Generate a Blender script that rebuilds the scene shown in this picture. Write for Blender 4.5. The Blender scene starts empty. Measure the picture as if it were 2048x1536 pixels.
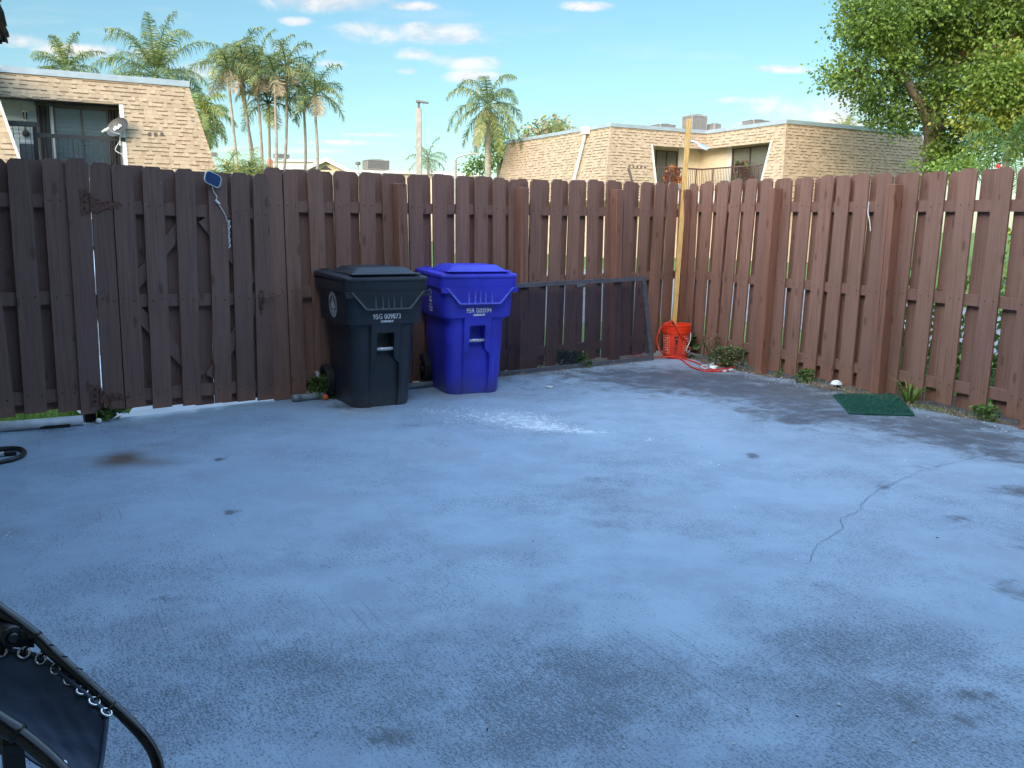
import bpy, bmesh, math, random
import numpy as np
from mathutils import Vector, Matrix, Euler
random.seed(7)
R_ = random.Random(11)
V3 = Vector
sc = bpy.context.scene
COL = sc.collection
pi = math.pi

# ------------------------------------------------------------------ camera
FPX, PITCH, ROLL, CH = 1752.894, 0.17868, -0.014678, 1.383175
cp, sp = math.cos(PITCH), math.sin(PITCH)
fwd = V3((0, cp, -sp)); rgt = V3((1, 0, 0)); dwn = fwd.cross(rgt)
c_, s_ = math.cos(ROLL), math.sin(ROLL)
RX = rgt * c_ + dwn * s_; DX = rgt * (-s_) + dwn * c_
CAM = V3((0, 0, CH))
cam = bpy.data.cameras.new('camera'); camo = bpy.data.objects.new('camera', cam); COL.objects.link(camo)
m = Matrix.Identity(4)
for i in range(3):
    m[i][0] = RX[i]; m[i][1] = -DX[i]; m[i][2] = -fwd[i]; m[i][3] = CAM[i]
camo.matrix_world = m
cam.sensor_fit = 'HORIZONTAL'; cam.sensor_width = 36.0; cam.lens = FPX / 2048 * 36
cam.clip_start = 0.05; cam.clip_end = 3000
sc.camera = camo

def ray(px, py): return RX * ((px - 1024) / FPX) + DX * ((py - 768) / FPX) + fwd
def G(px, py, z=0.0):                       # where a line of sight meets height z
    d = ray(px, py); return CAM + d * ((z - CH) / d.z)
def D(px, py, Y):                           # where it reaches distance Y
    d = ray(px, py); return CAM + d * (Y / d.y)

# ------------------------------------------------------------------ mesh helpers
class MB:
    def __init__(self): self.v = []; self.f = []; self.m = []
    def add(self, vs, fs, mi=0):
        b = len(self.v); self.v += [tuple(x) for x in vs]
        for f in fs: self.f.append([b + i for i in f]); self.m.append(mi)
        return self
    def obox(self, o, a, b, c, mi=0):       # corner + three edge vectors
        o, a, b, c = V3(o), V3(a), V3(b), V3(c)
        if a.cross(b).dot(c) < 0: a, b = b, a
        return self.add([o, o+a, o+a+b, o+b, o+c, o+a+c, o+a+b+c, o+b+c],
                 [(3,2,1,0),(4,5,6,7),(0,1,5,4),(1,2,6,5),(2,3,7,6),(3,0,4,7)], mi)
    def box(self, c, s, mi=0):
        c = V3(c); return self.obox(c - V3(s)/2, (s[0],0,0), (0,s[1],0), (0,0,s[2]), mi)
    def prism(self, poly, e, mi=0):
        n = len(poly); p = [V3(x) for x in poly]; e = V3(e)
        nrm = V3((0,0,0))
        for i in range(n): nrm += p[i].cross(p[(i+1)%n])
        if nrm.dot(e) < 0: p.reverse()
        self.add(p + [x+e for x in p], [list(range(n))[::-1], list(range(n, 2*n))] + [(i, (i+1)%n, n+(i+1)%n, n+i) for i in range(n)], mi)
        return self
    def tube(self, pts, r, n=8, mi=0, cap=True, up=None):
        pts = [V3(p) for p in pts]; N = len(pts)
        rs = r if isinstance(r, (list, tuple)) else [r]*N
        b = len(self.v); prev = None
        for i, p in enumerate(pts):
            t = (pts[min(i+1, N-1)] - pts[max(i-1, 0)]).normalized()
            if prev is None:
                a = V3((0,0,1)) if abs(t.z) < .9 else V3((1,0,0))
                u = t.cross(a).normalized()
            else:
                u = (prev - t * prev.dot(t)).normalized()
            prev = u; w = t.cross(u)
            for k in range(n):
                an = 2*pi*k/n; self.v.append(tuple(p + (u*math.cos(an) + w*math.sin(an))*rs[i]))
        for i in range(N-1):
            for k in range(n):
                k2 = (k+1) % n
                self.f.append([b+i*n+k, b+i*n+k2, b+(i+1)*n+k2, b+(i+1)*n+k]); self.m.append(mi)
        if cap:
            self.f.append([b+k for k in range(n)][::-1]); self.m.append(mi)
            self.f.append([b+(N-1)*n+k for k in range(n)]); self.m.append(mi)
        return self
    def lathe(self, prof, c=(0,0,0), n=32, mi=0, M=None):
        b = len(self.v); c = V3(c)
        for r, z in prof:
            for k in range(n):
                an = 2*pi*k/n; q = V3((r*math.cos(an), r*math.sin(an), z))
                if M: q = M @ q
                self.v.append(tuple(c + q))
        for i in range(len(prof)-1):
            for k in range(n):
                k2 = (k+1) % n
                self.f.append([b+i*n+k, b+i*n+k2, b+(i+1)*n+k2, b+(i+1)*n+k]); self.m.append(mi)
        return self
    def loft(self, rings, cap=True, mi=0):
        n = len(rings[0]); b = len(self.v)
        for r in rings: self.v += [tuple(x) for x in r]
        for i in range(len(rings)-1):
            for k in range(n):
                k2 = (k+1) % n
                self.f.append([b+i*n+k, b+i*n+k2, b+(i+1)*n+k2, b+(i+1)*n+k]); self.m.append(mi)
        if cap:
            self.f.append([b+k for k in range(n)][::-1]); self.m.append(mi)
            self.f.append([b+(len(rings)-1)*n+k for k in range(n)]); self.m.append(mi)
        return self
    def build(self, name, mats, parent=None, smooth=False, bevel=0, local=False, seg=1, sub=0):
        me = bpy.data.meshes.new(name)
        off = V3((0,0,0))
        if parent is not None and not local: off = OFF.get(parent.name, off)
        vs = [tuple(V3(x) - off) for x in self.v] if off.length else self.v
        me.from_pydata(vs, [], self.f)
        ms = mats if isinstance(mats, (list, tuple)) else [mats]
        for x in ms: me.materials.append(x)
        if len(ms) > 1: me.polygons.foreach_set('material_index', self.m)
        if smooth: me.polygons.foreach_set('use_smooth', [True]*len(me.polygons))
        me.update()
        o = bpy.data.objects.new(name, me); COL.objects.link(o)
        if parent is not None: o.parent = parent; OFF[o.name] = off
        if bevel:
            md = o.modifiers.new('bevel', 'BEVEL'); md.width = bevel; md.segments = seg; md.limit_method = 'ANGLE'; md.angle_limit = 0.6
        if sub:
            md = o.modifiers.new('sub', 'SUBSURF'); md.levels = sub; md.render_levels = sub
        return o
OFF = {}
def smooth_by_angle(o, ang=0.6):
    me = o.data; bm = bmesh.new(); bm.from_mesh(me)
    for f in bm.faces: f.smooth = True
    for e in bm.edges:
        if len(e.link_faces) == 2 and e.calc_face_angle(0) > ang: e.smooth = False
    bm.to_mesh(me); bm.free()
def tag(o, label=None, cat=None, group=None, kind=None):
    if label: o['label'] = label
    if cat: o['category'] = cat
    if group: o['group'] = group
    if kind: o['kind'] = kind
    return o
def thing(name, label, cat, loc=(0,0,0), rz=0, group=None):
    o = bpy.data.objects.new(name, None); COL.objects.link(o)
    o.location = loc; o.rotation_euler = (0,0,rz); o.empty_display_size = .1
    OFF[o.name] = V3(loc)
    return tag(o, label, cat, group)
def copy_tree(o, parent=None):
    c = o.copy(); COL.objects.link(c)
    if parent is not None: c.parent = parent
    for ch in list(o.children): copy_tree(ch, c)
    return c
def smoothpath(pts, n=6):                   # Catmull-Rom
    P = [V3(p) for p in pts]; P = [P[0]*2-P[1]] + P + [P[-1]*2-P[-2]]; out = []
    for i in range(1, len(P)-2):
        for k in range(n):
            t = k/n; a, b, c, d = P[i-1], P[i], P[i+1], P[i+2]
            out.append(.5*((2*b) + (c-a)*t + (2*a-5*b+4*c-d)*t*t + (3*b-a-3*c+d)*t*t*t))
    out.append(P[-2]); return out
def text_mb(s, size, mb, o, ux, uy, mi=0, align='CENTER', lift=0.0, sx=1.0, spacing=1.0, bold=0.0):
    cu = bpy.data.curves.new('lettering', 'FONT'); cu.body = s; cu.size = size; cu.align_x = align; cu.align_y = 'CENTER'; cu.space_character = spacing
    cu.offset = bold
    ob = bpy.data.objects.new('lettering', cu); COL.objects.link(ob)
    dg = bpy.context.evaluated_depsgraph_get(); me = bpy.data.meshes.new_from_object(ob.evaluated_get(dg))
    o, ux, uy = V3(o), V3(ux).normalized(), V3(uy).normalized(); nz = ux.cross(uy)
    mb.add([o + ux*(v.co.x*sx) + uy*v.co.y + nz*lift for v in me.vertices], [list(p.vertices) for p in me.polygons], mi)
    bpy.data.objects.remove(ob); bpy.data.meshes.remove(me); bpy.data.curves.remove(cu)

# ------------------------------------------------------------------ materials
class NT:
    def __init__(self, name):
        self.mat = bpy.data.materials.new(name); self.mat.use_nodes = True
        self.nt = self.mat.node_tree; self.b = self.nt.nodes['Principled BSDF']; self.out = self.nt.nodes['Material Output']
    def n(self, t, ins=None, **kw):
        x = self.nt.nodes.new(t)
        for k, v in kw.items(): setattr(x, k, v)
        for k, v in (ins or {}).items(): self.s(x.inputs[k], v)
        return x
    def s(self, sock, v):
        if isinstance(v, bpy.types.NodeSocket): self.nt.links.new(v, sock)
        else:
            if sock.type == 'RGBA' and len(v) == 3: v = (*v, 1)
            sock.default_value = v
    def co(self, kind='Object'): return self.n('ShaderNodeTexCoord').outputs[kind]
    def map(self, v, scale=(1,1,1), rot=(0,0,0), loc=(0,0,0)):
        return self.n('ShaderNodeMapping', {'Vector': v, 'Scale': scale, 'Rotation': rot, 'Location': loc}).outputs[0]
    def noise(self, v, scale=5, detail=4, rough=.55, dist=0):
        return self.n('ShaderNodeTexNoise', {'Vector': v, 'Scale': scale, 'Detail': detail, 'Roughness': rough, 'Distortion': dist}).outputs[0]
    def voro(self, v, scale=5, feat='F1', out=0):
        return self.n('ShaderNodeTexVoronoi', {'Vector': v, 'Scale': scale}, feature=feat).outputs[out]
    def math(self, op, a, b=0.0, c=None, clamp=False):
        x = self.n('ShaderNodeMath', operation=op, use_clamp=clamp); self.s(x.inputs[0], a); self.s(x.inputs[1], b)
        if c is not None: self.s(x.inputs[2], c)
        return x.outputs[0]
    def rng(self, v, a, b, c=0.0, d=1.0, smooth=True):
        return self.n('ShaderNodeMapRange', {'Value': v, 'From Min': a, 'From Max': b, 'To Min': c, 'To Max': d}, interpolation_type='SMOOTHSTEP' if smooth else 'LINEAR').outputs[0]
    def mix(self, f, a, b, mode='MIX'):
        x = self.n('ShaderNodeMix', data_type='RGBA', blend_type=mode); x.clamp_factor = True
        self.s(x.inputs[0], f); self.s(x.inputs[6], a); self.s(x.inputs[7], b); return x.outputs[2]
    def ramp(self, f, stops):
        x = self.n('ShaderNodeValToRGB', {'Fac': f}); r = x.color_ramp
        while len(r.elements) > 1: r.elements.remove(r.elements[-1])
        r.elements[0].position = stops[0][0]; r.elements[0].color = (*stops[0][1], 1)
        for p, c in stops[1:]:
            e = r.elements.new(p); e.color = (*c, 1)
        return x.outputs[0]
    def bump(self, h, st=.3, d=.01):
        x = self.n('ShaderNodeBump', {'Height': h, 'Strength': st, 'Distance': d}); self.nt.links.new(x.outputs[0], self.b.inputs['Normal'])
    def attr(self, name): return self.n('ShaderNodeAttribute', attribute_name=name).outputs['Fac']
    def rnd(self): return self.n('ShaderNodeNewGeometry').outputs['Random Per Island']
    def set(self, color=None, rough=None, metal=None, spec=None, **kw):
        if color is not None: self.s(self.b.inputs['Base Color'], color)
        if rough is not None: self.s(self.b.inputs['Roughness'], rough)
        if metal is not None: self.b.inputs['Metallic'].default_value = metal
        if spec is not None: self.b.inputs['Specular IOR Level'].default_value = spec
        for k, v in kw.items(): self.s(self.b.inputs[k], v)
        return self.mat
def simple(name, col, rough=.5, var=.15, scale=20, metal=0, spec=.5, bump=0):
    t = NT(name); co = t.co(); nz = t.noise(co, scale, 5, .6)
    c = t.mix(t.rng(nz, .3, .7), tuple(x*(1-var) for x in col), tuple(min(1, x*(1+var)) for x in col))
    if bump: t.bump(nz, bump, .004)
    return t.set(c, t.rng(nz, .2, .8, max(0.03, rough-.08), min(1, rough+.1)), metal, spec)

def fence_wood(name, base, red=True):
    t = NT(name); co = t.co()
    isl = t.rnd()
    shift = t.n('ShaderNodeVectorMath', {0: co, 1: t.n('ShaderNodeCombineXYZ', {'X': t.math('MULTIPLY', isl, 37.0), 'Y': 0.0, 'Z': t.math('MULTIPLY', isl, 91.0)}).outputs[0]}, operation='ADD').outputs[0]
    grain = t.noise(t.map(shift, (38, 38, 1.3)), 1.6, 5, .6, .8)
    blot = t.noise(t.map(shift, (5, 5, 1.2)), 1.0, 4, .6)
    kv = t.map(shift, (9, 9, 3.3)); kn = t.voro(kv, 1.0)
    knot = t.rng(kn, .10, .17, 1, 0)
    ring = t.math('MULTIPLY', t.rng(kn, .14, .30, 1, 0), t.math('SINE', t.math('MULTIPLY', kn, 75.0)))
    b = base
    c = t.mix(t.rng(grain, .3, .7), tuple(x*.70 for x in b), tuple(x*1.20 for x in b))
    c = t.mix(t.rng(blot, .35, .7, 0, .55), c, (b[0]*1.22, b[1]*1.28, b[2]*1.32))
    c = t.mix(t.math('MULTIPLY', isl, .55), c, (b[0]*.60, b[1]*.60, b[2]*.66))
    c = t.mix(t.math('MULTIPLY', knot, .62), c, (b[0]*.4, b[1]*.36, b[2]*.34))
    c = t.mix(t.math('MULTIPLY', ring, .22, clamp=True), c, (b[0]*.5, b[1]*.48, b[2]*.48))
    if red:                                  # splashed red-brown dirt on the lowest part of the boards
        z = t.n('ShaderNodeSeparateXYZ', {0: co}).outputs[2]
        dirt = t.math('MULTIPLY', t.rng(t.math('ADD', z, t.math('MULTIPLY', t.noise(co, 9, 4), .30)), .10, .36, 1, 0), .42)
        c = t.mix(dirt, c, (.32, .135, .075))
    chip = t.rng(t.noise(t.map(shift, (14, 14, 10)), 4.0, 2, .5), .735, .76)
    c = t.mix(t.math('MULTIPLY', chip, .45), c, (.40, .32, .28))
    h = t.math('ADD', t.math('MULTIPLY', grain, .5), t.math('MULTIPLY', knot, -.6))
    t.bump(h, .35, .004)
    return t.set(c, t.rng(grain, .3, .7, .52, .72), spec=.35)

M = {}
WB = (.225, .118, .086)
M['fence'] = fence_wood('brown_stained_wood', WB)
M['gatewood_shaded'] = fence_wood('brown_gate_wood_shaded', (.165, .094, .076))  # fence brown with the shade at the left end darkened into its colour
M['post'] = fence_wood('brown_post_wood', (.262, .122, .080))
M['nail'] = simple('dark_nail', (.012, .010, .010), .6)
M['rust'] = simple('rusty_iron', (.11, .050, .036), .75, .5, 60, 0, .4, .5)
def bin_plastic(name, col, edge, rough):
    t = NT(name); co = t.co()
    st = t.noise(t.map(co, (22, 22, 2.2)), 1.0, 5, .65); sp = t.noise(co, 75, 4, .7); lo = t.noise(co, 3.5, 5, .6)
    c = t.mix(t.rng(lo, .35, .65), tuple(x*.82 for x in col), tuple(x*1.18 for x in col))
    c = t.mix(t.math('MULTIPLY', t.rng(st, .58, .74), .30), c, edge)
    c = t.mix(t.math('MULTIPLY', t.rng(sp, .66, .72), .45), c, edge)
    z = t.n('ShaderNodeSeparateXYZ', {0: co}).outputs[2]
    c = t.mix(t.math('MULTIPLY', t.rng(t.math('ADD', z, t.math('MULTIPLY', t.noise(co, 12, 4), .22)), .08, .30, 1, 0), .45), c, (.10, .10, .105))
    t.bump(lo, .15, .006)
    return t.set(c, t.rng(lo, .3, .7, rough-.06, rough+.10))
M['binblack'] = bin_plastic('black_plastic', (.013, .0165, .025), (.060, .068, .080), .44)
M['binblue'] = bin_plastic('blue_plastic', (.028, .032, .44), (.12, .13, .62), .42)
M['binblackedge'] = simple('scuffed_black_plastic', (.085, .095, .11), .6, .4, 60)
M['binblueedge'] = simple('scuffed_blue_plastic', (.13, .15, .68), .55, .3, 60)
M['whiteprint'] = simple('white_print', (.62, .64, .68), .6, .3, 90)
M['metalbar'] = simple('galvanised_bar', (.55, .56, .58), .42, .35, 50, .55)
M['tyre'] = simple('black_rubber', (.012, .012, .013), .7)
M['rim'] = simple('dark_wheel_plastic', (.022, .021, .024), .55)
M['frame'] = simple('bronze_aluminium', (.10, .105, .125), .45, .2, 30, .25)
M['orange'] = simple('orange_plastic', (.80, .050, .012), .38, .06, 8)
M['blackprint'] = simple('black_print', (.03, .02, .018), .6)
M['orangewhite'] = simple('bucket_white_print', (.75, .50, .42), .6)
M['cord'] = simple('red_rubber_cord', (.66, .028, .015), .45, .15, 30)
M['white'] = simple('white_plastic', (.74, .74, .74), .45, .06)
M['pvc'] = simple('grey_pvc', (.50, .52, .55), .45, .12, 12)
M['pipedark'] = simple('dull_grey_pipe', (.20, .22, .24), .5, .2, 12)
M['chairmetal'] = simple('black_steel', (.004, .004, .006), .30, .2, 30, 0, .6)
M['lace'] = simple('black_cord', (.010, .010, .010), .8)
M['steel'] = simple('bright_steel', (.75, .75, .74), .25, .05, 20, 1)
M['solar'] = simple('solar_cell_blue', (.020, .060, .16), .18, .06, 40, 0, .7)
M['ballorange'] = simple('orange_ball', (.80, .13, .03), .5)
M['ballwhite'] = simple('white_ball', (.78, .78, .76), .4)
M['darkwood'] = simple('rotten_dark_wood', (.018, .015, .014), .9, .4, 40)
M['hose'] = simple('black_hose', (.007, .007, .008), .4)
M['paper'] = simple('white_paper', (.8, .8, .78), .9)
M['trimwhite'] = simple('white_trim', (.52, .52, .49), .6, .06, 5)
M['cream'] = simple('cream_siding', (.62, .55, .41), .6, .05, 3)
M['whitesiding'] = simple('white_siding', (.40, .45, .46), .6, .05, 3)
M['fascia'] = simple('grey_metal_fascia', (.30, .37, .42), .45, .08, 3, .2)
M['darkmetal'] = simple('black_painted_metal', (.016, .016, .019), .5)
M['brownmetal'] = simple('brown_painted_rail', (.085, .050, .045), .55)
M['roofflat'] = simple('flat_roof_membrane', (.5, .5, .48), .9)
M['acmetal'] = simple('air_conditioner_metal', (.30, .295, .285), .5, .15, 6, .3)
M['acdark'] = simple('air_conditioner_grille', (.12, .12, .12), .6)
M['curtain'] = simple('pale_curtain', (.22, .27, .29), .9, .1, 2)
M['curtaincream'] = simple('cream_curtain', (.55, .48, .30), .9, .1, 2)
M['shutter'] = simple('dark_accordion_shutter', (.055, .052, .052), .6, .2, 6)
M['shade'] = simple('dark_room', (.02, .02, .022), .9)
M['dish'] = simple('grey_dish', (.022, .027, .034), .5, .06, 8)
M['stucco'] = simple('tan_stucco', (.50, .41, .30), .85, .12, 3)
M['concretepole'] = simple('concrete_pole', (.30, .285, .255), .85, .15, 6)
M['lampgrey'] = simple('dark_grey_metal', (.10, .10, .11), .5)
M['asphalt'] = simple('grey_asphalt', (.16, .165, .175), .9, .25, 1.2)
M['kerbconc'] = simple('pale_concrete', (.46, .46, .46), .85, .15, 3)
M['bark'] = simple('grey_brown_bark', (.12, .095, .075), .9, .35, 6, 0, .2, .6)
M['palmbark'] = simple('pale_palm_trunk', (.27, .25, .21), .85, .25, 4, 0, .2, .3)
M['palmgreenstem'] = simple('green_crownshaft', (.17, .22, .07), .6, .2, 4)
M['carblue'] = simple('blue_car_paint', (.10, .17, .34), .25, .05, 3, .3)
M['carsilver'] = simple('silver_car_paint', (.50, .54, .58), .25, .05, 3, .3)
M['carglass'] = simple('dark_car_glass', (.02, .024, .03), .08, .05, 3)
M['redflower'] = simple('red_petals', (.55, .03, .03), .6)
M['terracotta'] = simple('dark_pot', (.12, .05, .035), .8)
M['dirt'] = None

def post_wood():
    t = NT('yellow_pine'); co = t.co()
    g = t.noise(t.map(co, (60, 60, 2)), 1.3, 5, .6, .6); k = t.rng(t.noise(t.map(co, (18, 18, 5)), 1.0, 3), .62, .74)
    c = t.mix(t.rng(g, .3, .7), (.46, .27, .075), (.62, .40, .14)); c = t.mix(t.math('MULTIPLY', k, .6), c, (.20, .10, .03))
    return t.set(c, .6)
M['pine'] = post_wood()
def leaf(name, c1, c2, trans=.25, rough=.5):
    t = NT(name); isl = t.rnd()
    c = t.mix(isl, c1, c2)
    m1 = t.set(c, rough, spec=.3)
    tr = t.n('ShaderNodeBsdfTranslucent', {'Color': t.mix(.5, c, (c2[0]*1.5, c2[1]*1.6, c2[2]*.8))})
    mx = t.n('ShaderNodeMixShader', {0: trans, 1: t.b.outputs[0], 2: tr.outputs[0]})
    t.nt.links.new(mx.outputs[0], t.out.inputs[0]); return m1
M['leafdark'] = leaf('dark_green_leaf', (.042, .085, .018), (.085, .145, .030))
M['leafmid'] = leaf('mid_green_leaf', (.085, .15, .026), (.15, .22, .042))
M['leafyellow'] = leaf('yellow_green_leaf', (.14, .19, .028), (.26, .27, .045))
M['leaforange'] = leaf('orange_leaf', (.26, .15, .035), (.34, .26, .05))
M['palmleaf'] = leaf('palm_frond_green', (.065, .115, .045), (.12, .17, .075))
M['palmyellow'] = leaf('palm_frond_yellow', (.20, .24, .07), (.32, .31, .10))
M['palmdry'] = leaf('palm_frond_dry', (.30, .22, .13), (.42, .33, .20))
M['weed'] = leaf('weed_leaf', (.035, .075, .022), (.075, .13, .04))
M['weedlight'] = leaf('light_weed_leaf', (.10, .19, .035), (.20, .29, .07))
M['grass'] = leaf('grass_blade', (.09, .17, .03), (.20, .30, .055))
M['crotonred'] = leaf('red_croton_leaf', (.40, .07, .03), (.55, .22, .06))
M['crotondark'] = leaf('purple_leaf', (.07, .022, .028), (.12, .05, .04))
M['straw'] = leaf('dry_straw', (.22, .16, .10), (.36, .29, .20), .1)
M['turf'] = leaf('plastic_turf_green', (.012, .080, .055), (.045, .150, .115), .1, .45)
def shingle_mat(name, c1, c2, c3):
    t = NT(name); isl = t.rnd(); co = t.co()
    g = t.noise(co, 160, 2, .5); w = t.noise(co, .55, 4, .6)
    c = t.ramp(isl, [(0, c3), (.22, c1), (.6, c2), (.85, tuple(x*1.05 for x in c2)), (1, tuple(x*.9 for x in c1))])
    c = t.mix(t.rng(g, .3, .7, 0, .25), c, c3)
    c = t.mix(t.rng(w, .45, .75, 0, .22), c, tuple(x*.7 for x in c1))
    return t.set(c, .9, spec=.2)
M['shingle_shadow_band'] = simple('dark_shingle_shadow_band', (.135, .100, .066), .95, .25, 40)  # dark granule line that also paints the shadow under raised tabs
M['shingle'] = shingle_mat('tan_asphalt_shingle', (.350, .272, .188), (.385, .305, .215), (.30, .232, .158))
M['shingledark'] = shingle_mat('dark_weathered_shingle', (.075, .06, .05), (.10, .085, .075), (.04, .034, .03))
def glass():
    t = NT('window_glass')
    gl = t.n('ShaderNodeBsdfGlossy', {'Color': (.9, .95, 1, 1), 'Roughness': .03}); tr = t.n('ShaderNodeBsdfTransparent', {'Color': (.50, .55, .58, 1)})
    fr = t.n('ShaderNodeFresnel', {'IOR': 1.5}).outputs[0]
    mx = t.n('ShaderNodeMixShader', {0: t.math('MULTIPLY', fr, .55), 1: tr.outputs[0], 2: gl.outputs[0]})
    t.nt.links.new(mx.outputs[0], t.out.inputs[0]); return t.mat
M['glass'] = glass()
def mesh_screen():
    t = NT('insect_screen')
    d = t.n('ShaderNodeBsdfDiffuse', {'Color': (.030, .033, .052, 1)}); tr = t.n('ShaderNodeBsdfTransparent', {'Color': (.95, .97, 1, 1)})
    nz = t.noise(t.co(), 2.5, 3)
    mx = t.n('ShaderNodeMixShader', {0: t.rng(nz, .3, .7, .44, .52), 1: tr.outputs[0], 2: d.outputs[0]})
    t.nt.links.new(mx.outputs[0], t.out.inputs[0]); return t.mat
M['screen'] = mesh_screen()
def fabric():
    t = NT('black_sling_fabric'); co = t.co()
    w = t.noise(t.map(co, (3, 22, 3)), 1.2, 3); f = t.noise(co, 700, 2)
    c = t.mix(t.rng(w, .35, .65), (.032, .047, .078), (.045, .064, .102))
    t.bump(t.math('ADD', w, t.math('MULTIPLY', f, .12)), .35, .006); return t.set(c, .62, spec=.4)
M['fabric'] = fabric()
# ------------------------------------------------------------------ setting: ground sheets
CX, CY = 1.86693, 9.778106
AL, AR = 3.818511, -1.065734
UL = V3((math.cos(AL), math.sin(AL), 0)); NL = V3((-UL.y, UL.x, 0))
UR = V3((math.cos(AR), math.sin(AR), 0)); NR = V3((UR.y, -UR.x, 0))
CO = V3((CX, CY, 0))
def FL(s, off, z): return CO + UL*s + NL*off + V3((0,0,z))
def FR(s, off, z): return CO + UR*s + NR*off + V3((0,0,z))
def FLpx(px, py, off=0.0):
    d = ray(px, py); c = CO + NL*off; t = (c - CAM).dot(NL)/d.dot(NL); return CAM + d*t
def FRpx(px, py, off=0.0):
    d = ray(px, py); c = CO + NR*off; t = (c - CAM).dot(NR)/d.dot(NR); return CAM + d*t
def sz(P, U): return (P - CO).dot(U), P.z
TH = math.radians(27.5)
E1 = V3((math.cos(TH), math.sin(TH), 0)); E2 = V3((math.sin(TH), -math.cos(TH), 0))
def EP(a, b, z=0.0): return E1*a + E2*b + V3((0,0,z))
def PE2(px, py, b): d = ray(px, py); t = b/d.dot(E2); P = CAM + d*t; return P.dot(E1), P.z
def PE1(px, py, a): d = ray(px, py); t = a/d.dot(E1); P = CAM + d*t; return P.dot(E2), P.z

def mat_ground(name, c1, c2, c3, sc1=.6, sc2=9):
    t = NT(name); co = t.co(); a = t.noise(co, sc1, 5, .6); b = t.noise(co, sc2, 5, .65)
    c = t.mix(t.rng(a, .35, .65), c1, c2); c = t.mix(t.rng(b, .45, .7, 0, .7), c, c3); t.bump(b, .5, .03)
    return t.set(c, .95, spec=.1)
M['lawn'] = mat_ground('lawn_green', (.075, .13, .03), (.11, .18, .045), (.15, .17, .06))
M['dirt'] = mat_ground('reddish_soil', (.115, .075, .055), (.17, .115, .085), (.23, .19, .15), 2.5, 28)
g = MB(); g.add([(-1500,-400,-.07), (1500,-400,-.07), (1500,2200,-.07), (-1500,2200,-.07)], [(0,1,2,3)])
tag(g.build('lawn', M['lawn']), kind='structure')
# parking lot beyond the fence, and the path beyond the gate
g = MB(); q = [FL(9,-3.2,-.062), FL(-14,-3.2,-.062), FL(-14,-16,-.062), FL(9,-16,-.062)]; g.add(q, [(0,1,2,3)])
tag(g.build('parking_lot', M['asphalt']), kind='structure')
g = MB(); q = [FR(-6,-3.5,-.056), FR(7,-3.5,-.056), FR(7,-9.5,-.056), FR(-6,-9.5,-.056)]; g.add(q, [(0,1,2,3)])
tag(g.build('road', M['asphalt']), kind='structure')
def grid_patio():
    st = .04
    e1 = -UL; eb = -NL
    A = np.arange(-1.6, 9.0, st); B = np.arange(-2.6, 6.50, st)
    aa, bb = np.meshgrid(A, B, indexing='ij')
    X = aa*e1.x + bb*eb.x; Y = aa*e1.y + bb*eb.y
    offR = (X-CX)*NR.x + (Y-CY)*NR.y
    rr = np.random.RandomState(3)
    wob = .05*np.sin(aa*2.1+bb*3.3) + .03*np.sin(bb*9.1)
    keep = (offR > .20 + wob)
    offL = (X-CX)*NL.x + (Y-CY)*NL.y; sL = (X-CX)*UL.x + (Y-CY)*UL.y
    keep &= (offL > np.where(sL < 4.4, .10 + .03*np.sin(sL*5), -.05))
    return A, B, X, Y, keep
A_, B_, PXg, PYg, keep = grid_patio()
nA, nB = PXg.shape
vid = -np.ones((nA, nB), int); idx = np.argwhere(keep); vid[keep] = np.arange(len(idx))
verts = np.stack([PXg[keep], PYg[keep], .0012*np.sin(PXg[keep]*2.3)*np.sin(PYg[keep]*1.7)], 1)
fq = []
for i in range(nA-1):
    for j in range(nB-1):
        q = (vid[i,j], vid[i+1,j], vid[i+1,j+1], vid[i,j+1])
        if min(q) >= 0: fq.append(q)
me = bpy.data.meshes.new('patio'); me.from_pydata(verts.tolist(), [], [tuple(int(k) for k in f) for f in fq]); me.update()
patio = bpy.data.objects.new('patio', me); COL.objects.link(patio); tag(patio, kind='structure')
px_, py_ = verts[:,0], verts[:,1]
def blob(cx, cy, rx, ry, amp, pw=1.0):
    c = G(cx, cy); wx = (G(cx+rx, cy) - c).length; wy = (G(cx, cy-ry) - G(cx, cy+ry)).length/2
    d = ((px_-c.x)/wx)**2 + ((py_-c.y)/wy)**2
    return amp*np.exp(-d*pw)
wear_shade = np.zeros(len(verts)); dark = np.zeros(len(verts)); white = dark.copy(); brown = dark.copy(); tan = dark.copy()
for b in [(1340,748,170,22,.9),(1290,775,200,24,.55),(1470,770,170,26,.75),(1590,800,150,40,.7),(1640,790,90,25,.4),(1560,830,110,22,.5),(1870,850,200,32,.95),(1960,880,140,25,.7),(2030,917,90,16,.9),(2050,985,70,14,1.1),(1850,932,60,9,.5),(2020,1075,100,36,.55),(2050,1185,60,28,1.0),
          (1200,960,110,30,.42),(1240,1010,110,30,.35),(1210,1045,50,14,.45),(1060,1440,110,50,.40),(780,1478,50,20,1.4),(1800,1400,55,26,1.1),(1950,1388,50,9,1.3),(2020,1420,60,22,.9),(1930,1440,40,12,.9),(1640,1290,60,20,.35),(1830,1250,70,20,.35),
          (318,1198,24,6,1.5),(460,1025,22,5,1.5),(400,1150,90,25,.35),(820,850,40,5,.6),(880,888,40,8,.5),(840,935,45,10,.5),(440,918,14,4,1.4),(1772,975,16,4,1.5),(1920,1036,24,5,1.5),(1590,843,24,5,1.4),(1640,1170,24,6,1.0),(1505,912,12,5,1.5),(160,850,80,10,.55),(60,860,90,8,.5),
          (760,795,150,18,.5),(950,770,140,16,.55),(700,815,60,8,.6),(1100,745,150,14,.7)]: dark += blob(*b)
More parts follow.
